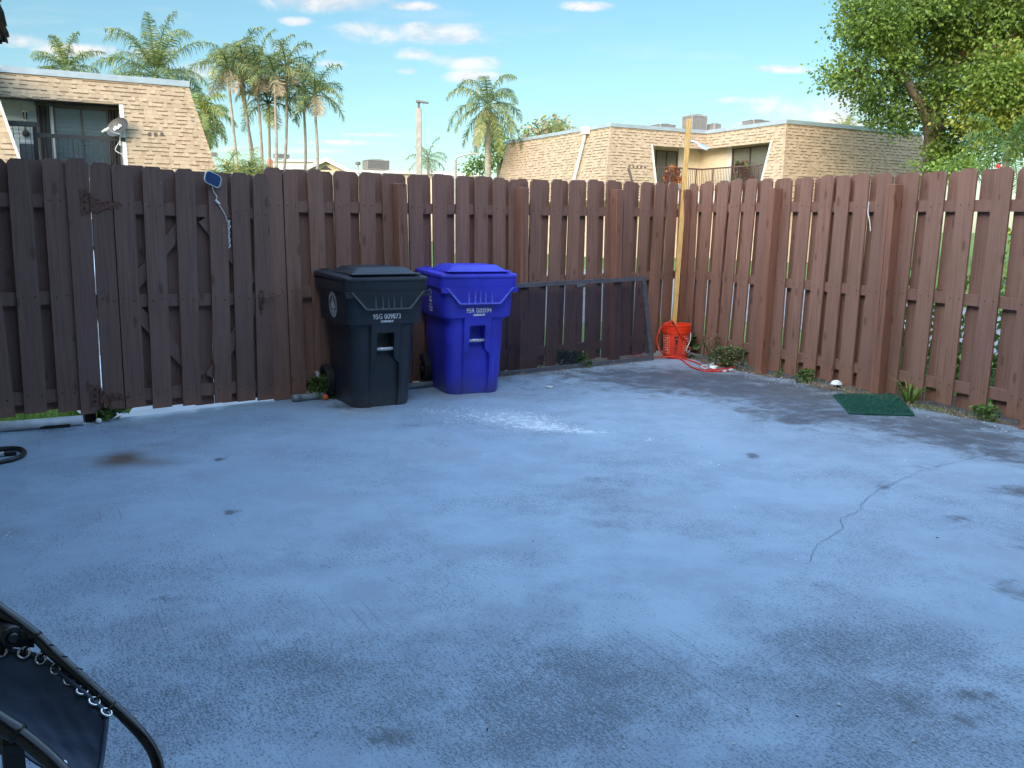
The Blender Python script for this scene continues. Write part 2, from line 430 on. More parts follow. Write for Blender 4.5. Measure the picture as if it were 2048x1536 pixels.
for b in [(900,1500,1500,230,.42),(1100,1380,700,140,.35),(1700,1360,420,140,.35),(400,1270,420,120,.30),(1200,1000,140,50,.35),(1080,1420,190,110,.55),(1040,1330,110,50,.3),(1480,1330,150,50,.3),(1640,1290,120,40,.3),(700,1270,190,60,.30),(560,1330,160,60,.25),(900,1290,150,60,.2),(1880,1330,140,50,.3),(330,1395,70,25,.3)]: wear_shade += blob(*b)  # worn paint together with painted shade over the foreground
for b in [(980,832,130,20,1.3),(1070,845,90,16,1.2),(1100,856,55,7,1.5),(1180,864,45,6,1.7),(1290,880,70,14,.85),(870,818,70,10,.6),(1425,928,50,9,.95),(1320,952,50,5,.7),(1560,918,18,4,1.1),(690,822,30,6,.9),(740,826,40,6,.9),(560,845,60,8,.5),(20,1010,30,10,.6),(15,1070,25,8,1.0),(75,1082,30,5,.8),(130,905,40,8,.4),(120,1022,16,6,.7),(250,975,60,8,.35),(1600,905,60,8,.5),(1250,985,200,25,.2),(450,835,150,12,.45)]: white += blob(*b)
for b in [(240,917,52,17,1.1),(300,925,70,9,.55),(330,890,60,8,.3),(250,850,60,7,.3),(20,1065,30,10,.4)]: brown += blob(*b, 1.4)
for b in [(1640,780,160,16,.9),(1760,800,90,14,.9),(1500,745,90,12,.8),(1900,835,130,16,.7),(1250,735,200,16,.4),(900,790,220,14,.5),(720,818,70,8,.9),(1350,900,700,60,.10)]: tan += blob(*b)
for nme, arr in (('dark', dark), ('wear_shade', wear_shade), ('white', white), ('brown', brown), ('tan', tan)):
    at = me.attributes.new(nme, 'FLOAT', 'POINT'); at.data.foreach_set('value', arr.astype(np.float32))

def mat_patio():
    t = NT('blue_grey_painted_concrete'); co = t.co()
    big = t.noise(co, .45, 5, .55); mid = t.noise(co, 2.6, 6, .62); fine = t.noise(co, 26, 5, .7)
    ang = math.atan2(UR.y, UR.x)
    br = t.map(t.map(co, (1,1,1), (0,0,-ang)), (3.0, 55, 1))
    broom = t.noise(br, 1.0, 4, .62, .25)
    br2 = t.map(t.map(co, (1,1,1), (0,0,-ang)), (16, 95, 1)); broom2 = t.noise(br2, 1.0, 3, .6)
    wr = t.attr('wear_shade'); dk, wh, bn, tn = t.attr('dark'), t.attr('white'), t.attr('brown'), t.attr('tan')
    c = t.mix(t.rng(big, .35, .65), (.262, .345, .440), (.300, .392, .492))
    c = t.mix(t.rng(mid, .36, .66, 0, .75), c, (.215, .285, .375))
    c = t.mix(t.rng(t.noise(co, 7.5, 5, .7), .50, .75, 0, .35), c, (.32, .405, .50))
    c = t.mix(t.rng(t.noise(co, 1.3, 5, .65), .48, .70, 0, .65), c, (.265, .305, .375))
    c = t.mix(t.math('MULTIPLY', t.rng(t.math('ADD', tn, t.math('MULTIPLY', mid, .8)), .55, 1.15), .6), c, (.25, .255, .265))
    c = t.mix(t.math('MULTIPLY', bn, t.rng(mid, .25, .5, .45, 1), clamp=True), c, (.125, .088, .068))
    # mildew darkening, ragged along the brushed grain
    bl = t.math('ADD', t.math('MULTIPLY', t.noise(t.map(co, (1,1,1), (0,0,.35)), 5.5, 9, .74, .5), .75), t.math('MULTIPLY', broom, .28))
    lv = t.math('ADD', t.math('MULTIPLY', t.math('MINIMUM', dk, 1.3), .21), bl)
    c = t.mix(t.math('MULTIPLY', t.math('MULTIPLY', t.rng(lv, .59, .80), t.rng(dk, .06, .5)), .86), c, (.066, .070, .080))
    c = t.mix(t.math('MULTIPLY', t.math('MULTIPLY', t.math('MINIMUM', wr, 1.0), .75), t.rng(t.noise(co, 2.2, 6, .65), .36, .60)), c, (.165, .225, .285))  # wear and foreground shade both darken the colour here
    # worn pinholes and brush scratches showing the dark concrete
    br3 = t.map(t.map(co, (1,1,1), (0,0,-ang-.25)), (95, 165, 1)); pit = t.math('ADD', t.math('MULTIPLY', broom2, .22), t.math('MULTIPLY', t.noise(br3, 1.0, 5, .72, .6), .88))
    dens = t.math('ADD', t.math('MULTIPLY', t.math('MINIMUM', t.math('ADD', t.math('MULTIPLY', dk, .5), wr), 1.2), .092), t.math('MULTIPLY', t.rng(t.noise(co, 1.1, 5, .65), .36, .66), .095))
    spk = t.rng(t.math('ADD', pit, dens), .655, .73)
    c = t.mix(t.math('MULTIPLY', spk, .80), c, (.050, .064, .092))
    ln = t.rng(t.math('ADD', t.noise(t.map(t.map(co, (1,1,1), (0,0,-ang)), (1.2, 70, 1), loc=(3,9,0)), 1.0, 2, .5), t.math('MULTIPLY', wr, .05)), .69, .745)
    c = t.mix(t.math('MULTIPLY', ln, .45), c, (.10, .115, .14))
    # flaked spots that show white
    wn = t.noise(t.map(co, (44, 70, 1), (0,0,.5)), 1.0, 5, .78)
    wl = t.math('ADD', t.math('MULTIPLY', wh, .12), t.math('MULTIPLY', t.math('SUBTRACT', wn, .5), 1.35))
    c = t.mix(t.math('MULTIPLY', t.rng(wl, .20, .27), .85), c, (.56, .62, .68))
    fd = t.voro(t.map(co, (34, 46, 1)), 1.0); fj = t.math('MULTIPLY', t.rng(t.noise(co, 18, 4, .6), .40, .62), wh)
    fl_ = t.rng(t.math('SUBTRACT', fd, t.math('SUBTRACT', t.math('MULTIPLY', fj, .48), .05)), .05, -.03)
    c = t.mix(t.math('MULTIPLY', fl_, .85), c, (.60, .66, .70))
    spec = t.rng(t.noise(co, 15, 3, .6, .4), .745, .765)
    c = t.mix(t.math('MULTIPLY', spec, .8), c, (.60, .64, .68))
    t.bump(t.math('ADD', t.math('MULTIPLY', broom2, .5), t.math('SUBTRACT', t.math('MULTIPLY', fine, .6), spk)), .28, .004)
    return t.set(c, t.rng(mid, .3, .7, .46, .62), spec=.5)
M['patio'] = mat_patio(); me.materials.append(M['patio'])
# the edge of the slab
M['slabedge'] = simple('raw_concrete', (.30, .29, .27), .9, .25, 20)
# cracks in the slab
ck = MB(); M['crack'] = simple('crack_dirt', (.115, .13, .16), .95)
def crack(pts, w=.006):
    P = [G(*p) for p in pts]; Q = []
    for i in range(len(P)-1):
        n = max(2, int((P[i+1]-P[i]).length/.04))
        for k in range(n): Q.append(P[i].lerp(P[i+1], k/n))
    Q.append(P[-1]); Ls = []; Rs = []
    for i, p in enumerate(Q):
        t = (Q[min(i+1, len(Q)-1)] - Q[max(i-1, 0)]).normalized(); s = V3((-t.y, t.x, 0)); j = R_.uniform(-1,1)*.007
        ww = w*R_.uniform(.35, 1.15)*(0.3 if i in (0, len(Q)-1) else 1); p = p + s*j; p.z = .0045
        Ls.append(p + s*ww/2); Rs.append(p - s*ww/2)
    n = len(Q); ck.add(Ls+Rs, [(i, n+i, n+i+1, i+1) for i in range(n-1)])
crack([(2060,888),(1975,910),(1868,935),(1842,940),(1831,949),(1791,965),(1761,977),(1721,1009),(1723,1019),(1711,1026),(1681,1037),(1688,1056),(1668,1071),(1641,1084),(1628,1102),(1616,1127)], .0032)
crack([(1600,843),(1640,836),(1700,831)], .007)
crack([(745,997),(785,1037),(835,1085),(910,1150),(940,1185)], .0009)
crack([(770,880),(776,905),(768,925),(782,950)], .0012)
crack([(820,1310),(790,1340),(760,1365),(722,1398),(690,1430),(640,1466),(600,1490),(560,1530)], .001)
ck.build('crack', M['crack'], patio)
# soil strip along the fences
g = MB(); g.add([FL(4.45,-.5,-.02), FL(4.45,.5,-.02), FR(.6,.6,-.02), FR(6.5,.6,-.02), FR(6.5,-.6,-.02), FR(-.7,-.7,-.02)], [(0,1,2,5),(2,3,4,5)])
tag(g.build('soil_strip', M['dirt']), kind='structure')
# concrete path outside the gate
M['path'] = simple('pale_path_concrete', (.40, .43, .48), .85, .15, 3)
g = MB(); g.add([FL(4.75,-.02,-.012), FL(6.12,-.02,-.012), FL(6.12,-3.3,-.012), FL(4.75,-3.3,-.012)], [(0,1,2,3)])
g.add([FL(4.75,-.02,-.012), FL(6.12,-.02,-.012), FL(6.12,-.02,-.1), FL(4.75,-.02,-.1)], [(0,1,2,3)])
tag(g.build('path', M['path']), kind='structure')
# grass under the boards on the left
def blades(mb, region, n, h, w, mi=lambda: 0):
    for i in range(n):
        p = region(); hh = h*R_.uniform(.5, 1.3); a = R_.uniform(0, 2*pi); d = V3((math.cos(a), math.sin(a), 0)); s = V3((-d.y, d.x, 0))*w
        l = d*hh*R_.uniform(.1, .7)
        mb.add([p-s, p+s, p+l*.5+V3((0,0,hh*.65)), p+l+V3((0,0,hh))], [(0,1,2),(0,2,3)], mi())
g = MB(); blades(g, lambda: FL(R_.uniform(6.1, 8.0), R_.uniform(-2.6, -.08), -.07), 5200, .075, .004, lambda: R_.choice((0,0,1)))
blades(g, lambda: FL(R_.uniform(2.2, 4.7), R_.uniform(-1.5, -.10), -.07), 2600, .075, .004, lambda: R_.choice((0,0,1)))
blades(g, lambda: FR(R_.uniform(0, 5), R_.uniform(-2.6, -.12), -.07), 5200, .09, .005, lambda: R_.choice((0,0,1)))
tag(g.build('grass', [M['grass'], M['weedlight']]), 'short bright green grass showing under and between the fence boards', 'grass', kind='stuff')

# ------------------------------------------------------------------ the fences
def board(mb, P, st0, st1, sb0, sb1, zt, zb, off, th=.018, ear=.028, mi=0):
    a0, a1 = min(st0, st1), max(st0, st1); b0, b1 = min(sb0, sb1), max(sb0, sb1)
    lo = lambda z: (b0+(a0-b0)*z/zt, b1+(a1-b1)*z/zt)
    l, r = lo(zb); l2, r2 = lo(zt-ear); l3, r3 = a0, a1
    j = R_.uniform(-.003, .003); e = ear*R_.uniform(.85, 1.15)
    poly = [P(l, off, zb), P(r, off, zb), P(r2, off+j, zt-e), P(r3-e*.9, off+j, zt), P(l3+e*.9, off+j, zt), P(l2, off+j, zt-e)]
    nn = P(0, 1, 0) - P(0, 0, 0)
    mb.prism(poly, nn*th, mi)
def nails(mb, P, st0, st1, sb0, sb1, zt, zrs, off):
    for zr in zrs:
        f = zr/zt; a0 = sb0+(st0-sb0)*f; a1 = sb1+(st1-sb1)*f
        for q in (.24, .78):
            s = a0+(a1-a0)*(q+R_.uniform(-.05,.05)); z = zr+R_.uniform(-.012,.012); h = .0045
            mb.add([P(s-h, off, z-h), P(s+h, off, z-h), P(s+h, off, z+h), P(s-h, off, z+h)], [(0,1,2,3)], 1)
def bar(mb, P, s0, z0, s1, z1, h, off0, off1, mi=0):
    d = V3((s1-s0, z1-z0, 0)).normalized(); p = (-d.y*h/2, d.x*h/2)
    poly = [P(s0+p[0], off0, z0+p[1]), P(s1+p[0], off0, z1+p[1]), P(s1-p[0], off0, z1-p[1]), P(s0-p[0], off0, z0-p[1])]
    mb.prism(poly, (P(0,1,0)-P(0,0,0))*(off1-off0), mi)
def section(root, P, boards, lo, hi, rails, mat, back=True, zb_back=None, backskip=(), endb=True):
    """boards: (st0,st1,sb0,sb1,zt,zb); one panel of boards and three rails between s=lo and s=hi"""
    mb = MB(); bs = [b for b in boards if lo <= (b[0]+b[1])/2 < hi]
    for b in bs:
        st0, st1, sb0, sb1, zt, zb = b
        if st0 > st1: st0, st1, sb0, sb1 = st1, st0, sb1, sb0
        board(mb, P, st0, st1, sb0, sb1, zt+R_.uniform(-.007,.007), zb+R_.uniform(-.004,.012), 0.0)
        zr = [r(.5*(st0+st1)) - .04 for r in rails]
        nails(mb, P, st0, st1, sb0, sb1, zt, zr, .0195)
    if back:
        allb = sorted([tuple(sorted((b[0], b[1])) + sorted((b[2], b[3])) + [b[4], b[5]]) for b in boards])
        for p, q in zip(allb[:-1], allb[1:]):
            ms = (p[1]+q[0])/2; mbm = (p[3]+q[2])/2
            if not (lo <= ms < hi) or q[0]-p[1] < .004: continue
            if any(abs(ms-k) < .06 for k in backskip): continue
            w = .139; dx = R_.uniform(-.006, .006)
            board(mb, P, ms-w/2+dx, ms+w/2+dx, mbm-w/2+dx, mbm+w/2+dx, (p[4]+q[4])/2+R_.uniform(-.012,.004), max(.02, (p[5]+q[5])/2+R_.uniform(-.01,.02)), -.056)
    mb.build('board_panel', [mat, M['nail']], root)
    for r in rails:
        rb = MB(); z0, z1 = r(lo)-.045, r(hi)-.045
        bar(rb, P, lo-.0, z0, hi+.0, z1, .088, -.0375, -.0005); rb.build('rail', mat, root)
def post(root, P, s0, s1, sb0, sb1, zt, off0=.0195, off1=.112, mat=None, zb=-.06):
    w = .092; cm = (s0+s1)/2; cb = (sb0+sb1)/2
    poly = [P(cb-w/2, off0, zb), P(cb+w/2, off0, zb), P(cm+w/2, off0, zt), P(cm-w/2, off0, zt)]
    mb = MB(); mb.prism(poly, (P(0,1,0)-P(0,0,0))*(off1-off0))
    return mb.build('post', mat or M['post'], root, bevel=.004)
def interp(tab):
    tab = sorted(tab)
    def f(s):
        if s <= tab[0][0]: return tab[0][1]
        for (a, x), (b, y) in zip(tab[:-1], tab[1:]):
            if s <= b: return x + (y-x)*(s-a)/(b-a)
        return tab[-1][1]
    return f

# long section behind the bins
LB = [(4.683,4.824,4.663,4.800,1.790,.004),(4.560,4.672,4.530,4.655,1.788,.024),(4.343,4.475,4.310,4.438,1.791,.02),(4.109,4.246,4.093,4.227,1.796,.02),(3.875,4.016,3.876,4.006,1.798,.02),
 (3.672,3.811,3.630,3.766,1.792,.02),(3.417,3.558,3.389,3.516,1.800,.02),(3.172,3.313,3.144,3.285,1.807,.02),(2.926,3.065,2.917,3.055,1.811,.02),(2.721,2.862,2.713,2.850,1.815,.015),
 (2.516,2.657,2.499,2.640,1.811,.01),(2.330,2.472,2.318,2.456,1.806,.01),(2.074,2.215,2.091,2.230,1.821,.01),(1.811,1.953,1.849,1.990,1.828,.02),(1.580,1.722,1.606,1.749,1.834,.03),
 (1.334,1.477,1.315,1.459,1.839,.035),(1.080,1.226,1.065,1.215,1.845,.035),(.834,.980,.812,.962,1.850,.04),(.570,.716,.616,.757,1.853,.04),(.360,.510,.395,.540,1.857,.04),(.150,.300,.180,.330,1.858,.04)]
rL1 = interp([(0,1.592),(2.5,1.569),(4.8,1.548)]); rL2 = interp([(0,.925),(4.8,.885)]); rL3 = interp([(0,.238),(4.8,.200)])
fence = thing('wooden_fence', 'long brown wooden fence of alternating boards behind the two wheeled bins', 'fence', FL(2.4, 0, 0))
for lo, hi in ((3.71,4.83),(2.37,3.71),(1.13,2.37),(.02,1.13)):
    section(fence, FL, LB, lo, hi, (rL1, rL2, rL3), M['fence'])
post(fence, FL, 3.62,3.73,3.575,3.675,1.712); post(fence, FL, 2.30,2.42,2.285,2.41,1.728); post(fence, FL, 1.07,1.19,1.02,1.17,1.755)
post(fence, FL, .045,.145,.045,.145,1.79)
fo = MB(); bar(fo, FL, 4.71, -.03, 4.71, .09, .10, -.10, -.03); fo.build('post_foot', M['darkwood'], fence)

# right-hand fence
RBd = [(.075,.200,.110,.215,1.862,.03),(.300,.448,.250,.400,1.870,.03),(.528,.676,.463,.611,1.867,.03),(.724,.868,.632,.780,1.874,.02),(.933,1.078,.860,1.008,1.871,.02),(1.148,1.288,1.115,1.255,1.863,.02),
 (1.384,1.530,1.388,1.535,1.864,.02),(1.645,1.785,1.603,1.745,1.864,.02),(1.888,2.030,1.830,1.975,1.861,.02),(2.068,2.210,2.040,2.182,1.864,.02),(2.265,2.407,2.257,2.400,1.864,.02),(2.493,2.638,2.448,2.590,1.857,.02),
 (2.750,2.893,2.715,2.857,1.850,.02),(2.988,3.131,2.962,3.105,1.855,.02),(3.240,3.384,3.226,3.370,1.856,.02),(3.526,3.669,3.512,3.656,1.854,.02)]
for k in range(6): RBd.append((3.80+.262*k, 3.942+.262*k, 3.82+.262*k, 3.962+.262*k, 1.85, .02))
rR1 = interp([(0,1.646),(5,1.62)]); rR2 = interp([(0,.934),(5,.906)]); rR3 = interp([(0,.246),(5,.220)])
fenceR = thing('wooden_fence', 'right hand brown wooden fence running from the corner bucket past the green mat', 'fence', FR(2.4, 0, 0))
for lo, hi in ((-.05,1.36),(1.36,2.71),(2.71,4.0),(4.0,5.5)):
    section(fenceR, FR, RBd, lo, hi, (rR1, rR2, rR3), M['fence'])
for s in ((1.325,1.42,1.295,1.395,1.771),(2.66,2.745,2.665,2.755,1.763),(3.95,4.03,3.985,4.08,1.75)): post(fenceR, FR, *s)
# a crack split down the face of the nearest post
for (Pf, s0, s1, zt) in ((FR, 2.695, 2.70, 1.74), (FR, 2.722, 2.715, 1.3), (FL, 2.375, 2.33, 1.7), (FL, 1.115, 1.11, 1.72), (FL, 3.68, 3.63, 1.68)):
    sp = MB(); pts = [(s0+(s1-s0)*k/14+R_.uniform(-.004,.004), zt*(1-k/14*.86)) for k in range(15)]
    for i in range(14):
        w0 = .0022*math.sin(pi*(i+.2)/15); w1 = .0022*math.sin(pi*(i+1.2)/15)
        sp.add([Pf(pts[i][0]-w0,.1135,pts[i][1]), Pf(pts[i][0]+w0,.1135,pts[i][1]), Pf(pts[i+1][0]+w1,.1135,pts[i+1][1]), Pf(pts[i+1][0]-w1,.1135,pts[i+1][1])], [(0,1,2,3)])
    sp.build('post_split', M['nail'], fenceR if Pf is FR else fence)


# short section left of the gate
SB = [(6.391,6.522,6.408,6.543,1.758,.10),(6.191,6.325,6.204,6.340,1.764,.093),(6.640,6.773,6.595,6.727,1.749,.10),(6.85,6.99,6.82,6.96,1.75,.10),(7.06,7.20,7.04,7.18,1.75,.10),(7.28,7.42,7.28,7.42,1.75,.10)]
fenceS = thing('wooden_fence', 'short shade-darkened brown fence section left of the gate with daylit grass under it', 'fence', FL(6.6, 0, 0))
lS1 = interp([(6,1.548),(7,1.541)]); lS2 = interp([(6,.914),(7,.913)]); lS3 = interp([(6,.254),(7,.258)])
section(fenceS, FL, SB + [(6.049,6.19,6.069,6.205,1.778,.066)], 6.2, 7.5, (lS1, lS2, lS3), M['gatewood_shaded'])
hb = MB(); board(hb, FL, 6.049, 6.190, 6.069, 6.205, 1.778, .066, .0195); hb.build('hinge_board', M['gatewood_shaded'], fenceS)
fo = MB(); bar(fo, FL, 6.125, -.05, 6.125, 1.6, .10, -.10, .002); fo.build('post', M['darkwood'], fenceS)

# the gate
GB = [(5.912,6.040,5.918,6.055,1.762,.068),(5.767,5.905,5.777,5.911,1.751,.063),(5.565,5.705,5.591,5.725,1.755,.050),(5.345,5.485,5.379,5.511,1.744,.035),(5.112,5.251,5.146,5.274,1.733,.029),(4.945,5.085,4.960,5.100,1.731,.023),(4.795,4.915,4.808,4.940,1.735,.012)]
gate = thing('gate', 'shade-darkened brown wooden gate with black strap hinges and a diamond of braces', 'gate', FL(5.4, 0, 0))
gr1 = interp([(4.85,1.488),(5.76,1.522)]); gr2 = interp([(4.85,.848),(5.76,.880)]); gr3 = interp([(4.85,.172),(5.76,.210)])
def Pg(s, off, z): return FL(s, off+.008, z)
section(gate, Pg, GB, 4.78, 6.05, (gr1, gr2, gr3), M['gatewood_shaded'])
for s0, z0, s1, z1 in ((5.40,1.40,5.80,.94),(5.29,1.40,4.93,.93),(5.80,.76,5.37,.245),(4.93,.76,5.29,.235)):
    b_ = MB(); bar(b_, Pg, s0, z0, s1, z1, .088, -.036, -.002); b_.build('brace', M['gatewood_shaded'], gate)
for k, (lf, st, ba) in enumerate(((((159,378),(166,380),(176,376),(178,400),(179,428),(170,428),(163,432),(161,405)), ((183,393),(195,398),(206,404),(214,401),(223,401),(231,406),(238,403),(246,411),(236,417),(228,416),(220,419),(212,417),(205,421),(195,426),(184,424)), ((180,386),(182.5,424))),
        (((180,768),(188,770),(197,770),(199,790),(200,812),(190,813),(182,816),(181,790)), ((204,788),(214,789),(222,785),(232,788),(240,787),(250,791),(262,793),(250,799),(238,798),(225,801),(215,802),(206,806)), ((200.5,775),(202.5,809))))):
    hg = MB()
    hg.prism([FLpx(*p, .0385) for p in lf], NL*.003); hg.prism([FLpx(*p, .0275) for p in st], NL*.004)
    p0, p1 = FLpx(*ba[0], .040), FLpx(*ba[1], .040); hg.tube([p0, p1], .010, 10)
    for q in (.25, .5, .75): c = p0.lerp(p1, q); hg.tube([c-V3((0,0,.002)), c+V3((0,0,.002))], .0115, 10)
    n = 6
    for i in range(3):
        c = FLpx(sum(p[0] for p in lf)/len(lf), lf[1][1]+(lf[4][1]-lf[1][1])*(.22+.28*i), .0425); hg.add([c+UL*.009*math.cos(a*pi/3)+V3((0,0,.012*math.sin(a*pi/3))) for a in range(6)], [tuple(range(6))], 1)
    for i in range(4):
        q = .2+.2*i; a = st[0]; b = st[6]; yc = (st[0][1]+st[-1][1])/2*(1-q)+(b[1])*q
        c = FLpx(a[0]+(b[0]-a[0])*q, yc, .0325); hg.add([c+UL*.010*math.cos(k2*pi/3)+V3((0,0,.0055*math.sin(k2*pi/3))) for k2 in range(6)], [tuple(range(6))], 1)
    hg.build('hinge', [M['rust'], M['nail']], gate)
la = MB(); la.prism([FLpx(*p, .0275) for p in ((519,582),(523,578),(527,582),(527,618),(524,631),(520,626),(519,610))], NL*.004)
la.tube(smoothpath([FLpx(523,588,.035), FLpx(521.5,597,.055), FLpx(521.5,608,.055), FLpx(523,618,.035)], 4), .006, 8)
la.build('handle', M['rust'], gate)
la = MB(); la.tube([FLpx(524,598,.036), FLpx(530,597,.06), FLpx(545,593.5,.062), FLpx(560,590,.058)], [.007,.008,.008,.006], 8); la.build('latch_lever', M['rust'], gate)
st_ = MB(); bar(st_, FL, 4.797, .03, 4.782, .72, .006, .012, .016); st_.build('stop_strip', M['pine'], gate)
# ------------------------------------------------------------------ wheeled bins
def bin_ring(z, hw, yf, yb, r, yc, w, yd, xc=.115):
    pts = []
    for k in range(9):
        a = pi + pi/2*k/8; pts.append((-hw+r+r*math.cos(a), yf+r+r*math.sin(a), z))
    for x, y in ((-xc-.012, yf), (-xc, yc), (-w-.007, yc), (-w, yd), (0, yd), (w, yd), (w+.007, yc), (xc, yc), (xc+.012, yf)): pts.append((x, y, z))
    for k in range(9):
        a = 1.5*pi + pi/2*k/8; pts.append((hw-r+r*math.cos(a), yf+r+r*math.sin(a), z))
    rb = .06
    for k in range(6):
        a = pi/2*k/5; pts.append((hw-rb+rb*math.cos(a), yb-rb+rb*math.sin(a), z))
    for k in range(6):
        a = pi/2+pi/2*k/5; pts.append((-hw+rb+rb*math.cos(a), yb-rb+rb*math.sin(a), z))
    return pts
def rrect(hw, y0, y1, r, z, n=6, zf=None):
    pts = []
    for cx, cy, a0 in ((-hw+r, y0+r, pi), (hw-r, y0+r, 1.5*pi), (hw-r, y1-r, 0), (-hw+r, y1-r, .5*pi)):
        for k in range(n):
            a = a0+pi/2*k/(n-1); x = cx+r*math.cos(a); y = cy+r*math.sin(a)
            pts.append((x, y, z if zf is None else z+zf*(y-y0)/(y1-y0)))
    return pts
def make_bin(label, loc, rz, mat, number, kind):
    t = thing('wheeled_bin', label, 'bin', loc, rz, 'wheeled bins in front of the fence'); t.scale = (1,1,1.045)
    rows = [(.0,.228,-.262,.26,.10,-.268,.100,-.250),(.03,.234,-.272,.27,.10,-.282,.104,-.256),(.30,.248,-.292,.29,.10,-.306,.108,-.270),(.325,.249,-.294,.29,.10,-.309,.104,-.270),(.365,.251,-.297,.295,.10,-.314,.064,-.270),
            (.40,.253,-.299,.30,.10,-.317,.063,-.268),(.46,.255,-.302,.30,.10,-.322,.062,-.240),(.545,.258,-.306,.305,.10,-.330,.061,-.235),(.553,.258,-.306,.305,.10,-.331,.061,-.3305),
            (.585,.260,-.308,.305,.10,-.335,.061,-.3345),(.603,.268,-.314,.31,.095,-.338,.061,-.3375),(.616,.300,-.341,.325,.085,-.3425,.061,-.342),(.635,.304,-.346,.33,.08,-.3475,.061,-.347),
            (.78,.311,-.356,.34,.08,-.3575,.061,-.357),(.86,.315,-.361,.345,.08,-.3625,.061,-.362)]
    b = MB(); b.loft([bin_ring(r[0], *r[1:]) for r in rows], cap=True)
    # rim band, a step lower at the front corners
    b.loft([rrect(.325,-.374,.362,.055,.850), rrect(.331,-.381,.366,.055,.853), rrect(.333,-.384,.368,.055,.918), rrect(.333,-.384,.368,.055,.922)])
    for s in (-1, 1): b.loft([[(s*x, y, z) for x, y, z in ring][::s] for ring in ([(.215,-.386,.812),(.326,-.386,.812),(.3265,-.18,.845),(.300,-.18,.845),(.300,-.345,.812),(.215,-.345,.812)], [(.215,-.387,.852),(.3335,-.387,.852),(.3335,-.18,.852),(.300,-.18,.852),(.300,-.345,.852),(.215,-.345,.852)])])
    # flared apron below the rim
    b.prism([(-.285,-.345,.853),(.285,-.345,.853),(.172,-.345,.728),(-.172,-.345,.728)], (0,-.046,0))
    b.prism([(-.292,-.389,.853),(-.279,-.389,.853),(-.166,-.389,.735),(.166,-.389,.735),(.279,-.389,.853),(.292,-.389,.853),(.176,-.389,.724),(-.176,-.389,.724)], (0,-.007,0), 1)
    for x in (-.10,-.045,.0,.045,.10):
        b.loft([[(x-.010,-.388,.733),(x,-.400,.733),(x+.010,-.388,.733)], [(x-.006,-.389,.81),(x,-.392,.825),(x+.006,-.389,.80)]], True, 1)
    # base skirt where the wheels sit, rear handle lugs
    b.loft([rrect(.18,.20,.31,.03,.02), rrect(.20,.24,.34,.03,.30)])
    for x in (-.22, .22): b.obox((x-.03,.33,.84), (.06,0,0), (0,.10,.02), (0,0,.05))
    body = b.build('body', [mat, M['binblackedge'] if kind == 'seal' else M['binblueedge']], t, local=True); smooth_by_angle(body, .5)
    l = MB()
    l.loft([rrect(.335,-.388,.385,.06,.9225,6,.012), rrect(.337,-.391,.388,.06,.935,6,.014), rrect(.333,-.386,.385,.06,.951,6,.016), rrect(.312,-.362,.366,.06,.959,6,.016)])
    l.loft([rrect(.262,-.352,.165,.05,.955), rrect(.256,-.345,.155,.05,.975), rrect(.195,-.268,.10,.03,1.016), rrect(.19,-.262,.095,.03,1.018)])
    l.loft([rrect(.272,-.374,-.25,.03,.968), rrect(.276,-.379,-.25,.03,.972), rrect(.272,-.372,-.25,.03,.9795)])
    for s in (-1, 1): l.obox((s*.24-.03,.33,.955), (.06,0,0), (0,.10,-.01), (0,0,.03))
    l.tube([(-.25,.43,.95),(.25,.43,.95)], .016, 10)
    lid = l.build('lid', mat, t, local=True, bevel=.003); smooth_by_angle(lid, .5)
    gb = MB(); gb.tube([(-.066,-.300,.432),(.066,-.300,.432)], .0125, 12); o = gb.build('grab_bar', M['metalbar'], t, local=True, smooth=True)
    for s in (-1, 1):
        w = MB(); Mx = Matrix.Rotation(pi/2, 3, 'Y'); c = (s*.268, .275, .128)
        w.lathe([(.098,-.028),(.122,-.030),(.128,-.018),(.128,.018),(.122,.030),(.098,.028),(.098,-.028)], c, 36, 0, Mx)
        for k in range(36):
            a = 2*pi*k/36; p = V3(c)+V3((0, math.cos(a)*.127, math.sin(a)*.127)); tn = V3((0,-math.sin(a),math.cos(a)))
            w.obox(p-V3((.026,0,0))-tn*.005, (.052,0,0), tn*.010, V3((0,math.cos(a),math.sin(a)))*.004)
        wo = w.build('wheel', M['tyre'], t, local=True)
        rm = MB(); rm.lathe([(.0,-.030),(.028,-.032),(.028,.032),(0,.030)], c, 16, 0, Mx)
        rm.lathe([(.086,-.018),(.099,-.022),(.099,.022),(.086,.018),(.086,-.018)], c, 36, 0, Mx)
        for k in range(6):
            a = 2*pi*k/6+.3; d = V3((0,math.cos(a),math.sin(a))); tn = V3((0,-math.sin(a),math.cos(a)))
            rm.obox(V3(c)+d*.02-tn*.012-V3((.014,0,0)), d*.07, tn*.024, (.028,0,0))
        r_o = rm.build('rim', M['rim'], wo, local=True); r_o.parent = wo
    ax = MB(); ax.tube([(-.25,.275,.128),(.25,.275,.128)], .011, 10); ax.build('axle', M['metalbar'], t, local=True)
    # printed number with a scuffed barcode strip under it
    pr = MB(); text_mb(number, .052, pr, (0.0,-.3545,.672), (1,0,0), (0,.03,1), 0, sx=.86, lift=.0035, bold=.0006)
    x = -.048
    while x < .052:
        wd = R_.choice((.004,.007,.010,.003)); pr.add([(x,-.352,.630),(x+wd,-.352,.630),(x+wd,-.3527,.646),(x,-.3527,.646)], [(0,1,2,3)]); x += wd+R_.choice((.0012,.002,.003))
    pr.build('number_print', M['whiteprint'], t, local=True)
    em = MB()
    def side(u, v): # left flank of the upper body: u along depth, v up
        z = .745+v; hw = .304+(z-.635)/.145*.007 if z < .78 else .311+(z-.78)/.08*.004
        return (-hw-.004, -.045+u, z)
    def sgrid(poly): em.add([side(*p) for p in poly], [tuple(range(len(poly)))])
